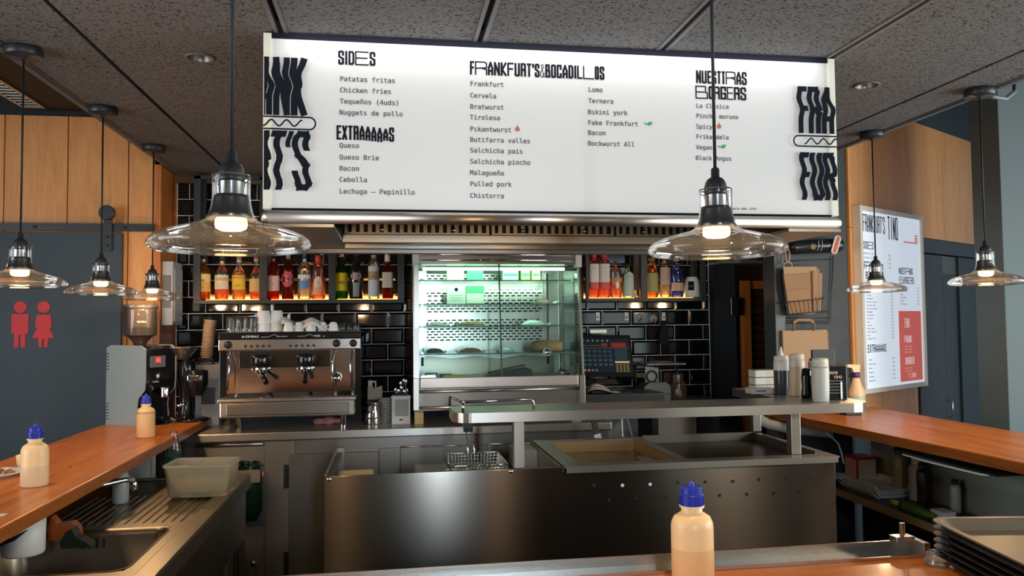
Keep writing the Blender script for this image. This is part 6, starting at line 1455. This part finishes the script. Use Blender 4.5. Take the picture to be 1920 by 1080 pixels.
for k, dx in enumerate((6,12,18)):
    a, b, c, d_ = W(1517+dx,508+k*2,WY-.09+.012*k), W(1521+dx,508+k*2,WY-.07+.012*k), W(1524+dx*.8,584,WY-.07+.012*k), W(1520+dx*.8,584,WY-.09+.012*k)
    cen = (a+b+c+d_)/4; t = tag(MB().prism([(a.x-cen.x,a.z-cen.z),(b.x-cen.x,b.z-cen.z),(c.x-cen.x,c.z-cen.z),(d_.x-cen.x,d_.z-cen.z)], -.004,.004,'XZ').build('paper_bag', kraft, None, tuple(cen), (0,0,.5)), ('left','middle','right')[k]+' one of the narrow bag edges fanned at the right of the rack', 'paper bag', 'kraft paper bags in the wire rack')
# black printed pack on top of the rack
c = [W(1474,480,WY-.06), W(1482,447,WY-.06), W(1574,443,WY-.03), W(1578,478,WY-.03)]; cen = sum(c, Vector())/4
bk = thing('printed_pack', 'black pack printed with a hot dog, lying across the top of the wire rack', 'pack', tuple(cen))
MB().lathe([(0,-.17),(.045,-.165),(.055,-.14),(.056,.14),(.045,.165),(0,.17)], (0,0,0), 24, 'X', sx=1, sy=.75).xf(Matrix.Rotation(math.radians(-2.5),4,'Y')).build('pack_body', mat('navy_black_wrap', (.010,.014,.020), .25), bk)
def hd_poly(cx, cz, L, R, ang, n=8):
    pts = []
    for s_, a0 in ((1,-90),(-1,90)):
        for i in range(n+1): a = math.radians(a0+180*i/n); pts.append((s_*(L-R)*1.0+R*math.cos(a), R*math.sin(a)))
    ca, sa = math.cos(ang), math.sin(ang); return [(cx+x*ca-z*sa, cz+x*sa+z*ca) for x, z in pts]
o1 = MB().prism(hd_poly(.098,.004,.056,.020,math.radians(72)), -.062,-.057,'XZ').build('bun_print', mat('bun_print', (.62,.45,.35), .5), bk)
MB().prism(hd_poly(.100,.004,.050,.009,math.radians(72)), -.0645,-.0622,'XZ').build('sausage_print', mat('sausage_print', (.40,.07,.04), .5), bk)
star = MB()
for k in range(7):
    a = 2*PI*k/7; star.prism([(-.045+.004*math.cos(a+1.5),-.008+.004*math.sin(a+1.5)),(-.045+.022*math.cos(a),-.008+.022*math.sin(a)),(-.045+.004*math.cos(a-1.5),-.008+.004*math.sin(a-1.5))], -.062,-.0575,'XZ')
star.build('ochre_print', mat('ochre_print', (.50,.33,.08), .5), bk)
for x in (-.018, .004): MB().tube([(x,-.058,-.03),(x+.008,-.060,-.01),(x+.008,-.060,.012),(x+.012,-.056,.03)], .0022, 6).build('white_arc_print', mat('grey_print2', (.35,.38,.40), .5) if 'grey_print2' not in bpy.data.materials else bpy.data.materials['grey_print2'], bk)
p = W(1473, 492, WY-.06); t = thing('wristband_bundle', 'loops of pale patterned ribbon hanging at the left of the rack top', 'ribbon', tuple(p))
MB().tube([(.012+.013*math.cos(a), 0, .04+.040*math.sin(a)) for a in [2*PI*k/18 for k in range(18)]], .005, 8, closed=True).build('ribbon_loop', mat('tan_ribbon', (.30,.24,.18), .7), t)
MB().tube([(.012+.026*math.cos(a), 0, -.02+.022*math.sin(a)) for a in [2*PI*k/18 for k in range(18)]], .005, 8, closed=True).build('ribbon_loop', mat('pinkish_ribbon', (.28,.20,.19), .7), t)
# carrier bag hung below the rack
a, b, c, d_ = W(1466,620,WY-.03), W(1549,618,WY-.03), W(1552,690,WY-.03), W(1468,690,WY-.03)
cen = (a+b+c+d_)/4; t = thing('carrier_bag', 'flat kraft carrier bag with a paper handle hanging under the rack', 'paper bag', tuple(cen))
MB().prism([(q_.x-cen.x, q_.z-cen.z) for q_ in (a,b,c,d_)], -.010,.010,'XZ').build('bag_body', kraft2, t)
MB().box(b.x-cen.x+.003,b.x-cen.x+.009,-.008,.02,c.z-cen.z,b.z-cen.z-.01).build('side_gusset', kraft, t)
h0, h1, h2, h3 = W(1488,621,WY-.045), W(1488,605,WY-.045), W(1496,600,WY-.045), W(1520,600,WY-.045); h4, h5 = W(1526,605,WY-.045), W(1526,621,WY-.045)
q = MB()
for u, v in zip((h0,h1,h2,h3,h4),(h1,h2,h3,h4,h5)): q.beam(u-cen, v-cen, .004, .015)
q.build('paper_handle', kraft, t)

# ================================================================== lower shelf and clutter under the right counter
LZ = .63
ls = thing('under_counter_shelf', 'dark shelf with a pale wooden edge under the right counter', 'shelf', (2.62, 3.0, LZ))
MB().box(-.17,.13,-1.3,1.22,-.03,0).build('shelf_board', mat('dark_shelf_laminate', (.035,.032,.03), .3), ls)
MB().box(-.186,-.171,-1.3,1.22,-.034,.0015,.001).build('edge_strip', mat('pale_wood_edge', (.42,.25,.11), .5), ls)
MB().box(.09,.13,-1.3,1.22,-.60,-.031).build('back_board', M['black'], ls)
def lo(px, py, z=LZ): p = at(px, py, 'Z', z); return p
p = lo(1600, 893); t = thing('paper_tray_stack', 'white paper food trays piled on the shelf under the right counter', 'trays', (2.61, 3.93, LZ+.001))
for k in range(4):
    MB().prism([(-.09,0),(.09,0),(.12,.030),(.117,.032),(.088,.004),(-.088,.004),(-.117,.032),(-.12,.030)], -.16,.16,'XZ').xf(Matrix.Translation((random.uniform(-.008,.008),random.uniform(-.01,.01),.012*k))).build('tray', M['paper'], t)
t = tag(MB().prism([(-.16,-.02),(.10,-.03),(.12,.03),(-.02,.05),(-.14,.02)], 0,.004,'XY').build('loose_papers', M['paper'], None, (2.56, 4.13, LZ+.03), (.25,.1,.6)), 'loose white papers behind the pile of paper trays', 'papers')
t.location.z = LZ+.045
p = lo(1695, 905); t = thing('red_carton', 'red and cream printed carton under the right counter', 'carton', (min(p.x+.05,2.62), p.y+.02, LZ+.001), .0)
MB().box(-.03,.09,-.06,.06,.0,.16,.002).build('box_body', mat('red_carton_board', (.40,.03,.02), .5), t)
MB().box(-.0315,-.0305,-.050,.052,.025,.145).box(-.02,.085,-.0615,-.0605,.025,.145).build('cream_panel', mat('cream_print', (.55,.42,.33), .6), t)
for k in range(5): MB().box(-.0325,-.0316,-.04+.018*k,-.037+.018*k,.03,.14).build('print_line', M['red'], t)
def jar(px, py, r, h, c, lb, nm='sauce_jar', cat='jar', capc=(.03,.03,.03)):
    p = lo(px, py); t = thing(nm, lb, cat, (min(2.69, p.x+.06), p.y, LZ+.001))
    MB().lathe([(0,.001),(r*.95,.001),(r,.006),(r,h*.75),(r*.8,h*.82),(r*.6,h*.85)], seg=22).build('jar_body', mat('jar_'+lb[:9], c, .3), t)
    MB().lathe([(r*.62,h*.85),(r*.62,h),(0,h)], seg=20).build('lid', mat('lid_'+lb[:9], capc, .4), t)
jar(1740, 925, .036, .25, (.30,.27,.14), 'tall olive-cream bottle right of the red carton')
jar(1795, 935, .042, .22, (.55,.52,.46), 'white paper cup tower farther along the under-counter shelf', 'cup_tower', 'cups', (.6,.58,.52))
jar(1838, 960, .024, .16, (.50,.52,.48), 'slim pale bottle near the dark plates under the right counter')
jar(1768, 940, .03, .2, (.03,.03,.028), 'black bottle between the olive bottle and the cup tower')
p = lo(1680, 960, LZ+.0); t = thing('yellow_spoon', 'yellow and green plastic packet on the edge of the under-counter shelf', 'packet', (2.50, p.y-.05, LZ+.0025))
MB().lathe([(0,-.13),(.012,-.12),(.022,-.06),(.026,0),(.03,.06),(.02,.12),(0,.13)], (0,0,.014), 12, 'Y').build('packet_body', mat('leaf_green_film', (.10,.20,.03), .3), t); MB().lathe([(0,0),(.012,.01),(.015,.05),(.008,.08),(0,.085)], (-.012,.10,.020), 12, 'Y').build('yellow_tip', mat('yellow_tip', (.70,.62,.08), .4), t)
p = lo(1800, 965); t = thing('white_packet', 'small white packet lying on the shelf before the dark plates', 'packet', (2.56, p.y-.05, LZ+.0025)); MB().box(-.03,.04,-.04,.05,0,.035,.004).build('packet_body', M['paper'], t)
# pile of dark trays under the counter
t = thing('dark_tray_pile', 'tall pile of round black serving trays under the right counter', 'trays', (2.52, 2.52, LZ+.001))
for k in range(13): MB().lathe([(0,0),(.15,0),(.165,.010),(.166,.012),(.15,.004),(0,.003)], (random.uniform(-.004,.004),random.uniform(-.004,.004),.0135*k), 30).build('tray', M['blackgloss'], t)
# receipts clipped under the counter edge
t = thing('clipboard', 'black clipboard with curled pale papers tucked under the right counter edge', 'clipboard', (2.42, 3.0, 0.955))
MB().box(-.15,.10,-.33,.30,.010,.018,.002).build('board', M['black'], t)
MB().prism([(-.02,-.25),(.0,-.27),(.0,.25),(-.02,.22),(-.035,.05),(-.03,-.1)], -.004,.002,'XY').xf(Matrix.Translation((-.13,0,.006))).build('paper_edge', M['paper'], t)
MB().box(-.10,-.06,.1,.14,.019,.052).build('clip', M['alu'], t)
# white cable and pipe under the counter end
t = thing('waste_pipe', 'pale plastic pipe curving under the end of the right counter', 'pipe', (2.0, 4.1, .93)); 
a, b, c, d_ = at(1420,783,'Y',4.12), at(1440,795,'Y',4.10), at(1490,806,'Y',4.05), at(1560,812,'Y',4.0)
MB().tube([tuple(v-Vector(t.location)) for v in (a,b,c,d_)], .028, 14).build('pipe_body', mat('pale_cream_pipe', (.50,.48,.42), .4), t)
t = thing('white_cable', 'thin white cable hanging under the right counter', 'cable', (2.2, 4.0, .9)); pts = [at(*q_, 'Y', 3.98) for q_ in ((1550,812),(1560,820),(1572,832),(1578,850),(1582,870))]
MB().tube([tuple(v-Vector(t.location)) for v in pts], .005, 8).build('cable_body', M['white'], t)
# dark clutter on the floor below the shelf
random.seed(12)
for k, (px, py, c, lb) in enumerate(((1600,985,(.02,.02,.022),'black bin bag heap below the under-counter shelf at the island end'),(1650,1010,(.018,.022,.06),'dark blue plastic bundle beside the black bin bag'),(1590,960,(.16,.16,.16),'grey-white crumpled film on top of the bin bag heap'))):
    z = .30; p = at(px, py, 'Z', z); t = thing('bin_bag' if k < 2 else 'crumpled_film', lb, 'bag' if k < 2 else 'film', (2.22+.30*k, min(p.y, 3.75)-.05*k, 0 if k < 2 else .36))
    R = (.18,.12,.08)[k]; hh = (.36,.26,.09)[k]
    q = MB().lathe([(0,0),(R*.8,.0),(R,.2*hh),(R*1.02,.5*hh),(R*.8,.8*hh),(R*.3,hh),(0,hh)], seg=16)
    for v in q.bm.verts: v.co += Vector((random.uniform(-.02,.02), random.uniform(-.02,.02), abs(random.uniform(0,.02))))
    q.build('bag_body', mat('bag%d' % k, c, .3), t)

# ================================================================== stack of oven trays on the near counter
TC = Vector((1.40, 1.30, CT)); ot = None
dtr = mat('dark_tray_enamel', (.012,.012,.013), .3); tan = mat('worn_tan_tray', (.23,.19,.13), .42, .4)
ta = math.atan2(-.10, 1)   # long side direction
def tray(k, label):
    t = thing('oven_tray', label, 'tray', (1.385, 1.30, CT+.0+.0135*k), -.16, 'stacked oven trays on the near counter')
    b = MB(); prev = None
    for z, hx, hy, r in ((.0,.03,.03,.02),(.0,.255,.165,.03),(.022,.275,.185,.035),(.024,.285,.195,.038),(.026,.285,.195,.038),(.026,.274,.184,.035),(.0045,.256,.166,.03),(.004,.03,.03,.02)):
        ring = [b.bm.verts.new((x, y, z)) for x, y in rr_(hx, hy, r)]
        if prev:
            for j in range(len(ring)): f = b.bm.faces.new([prev[j], prev[(j+1)%len(ring)], ring[(j+1)%len(ring)], ring[j]]); f.smooth = False
        else: b.bm.faces.new(ring)
        prev = ring
    b.bm.faces.new(prev)
    b.build('tray_body', tan if k == 5 else dtr, t); return t
for k in range(6): tray(k, ['lowest oven tray, directly on the near counter','second oven tray from the bottom of the stack','third oven tray from the bottom of the stack','fourth oven tray from the bottom of the stack','second oven tray from the top of the stack','worn tan oven tray, topmost of the stack on the near counter'][k])
# crumpled translucent glove by the trays
p = at(1738, 1052, 'Z', CT); q = MB().lathe([(0,.001),(.022,.001),(.026,.010),(.020,.024),(.008,.030),(0,.031)], seg=12); random.seed(3)
for v in q.bm.verts: v.co += Vector((random.uniform(-.004,.004), random.uniform(-.004,.004), abs(random.uniform(0,.003))))
o = q.build('crumpled_film', thin_glass('cloudy_film', (.9,.88,.84), 1.2, .35, (.7,.66,.6), .2), None, (p.x, p.y-.03, CT)); tag(o, 'crumpled clear film between the track profile and the oven trays', 'film')
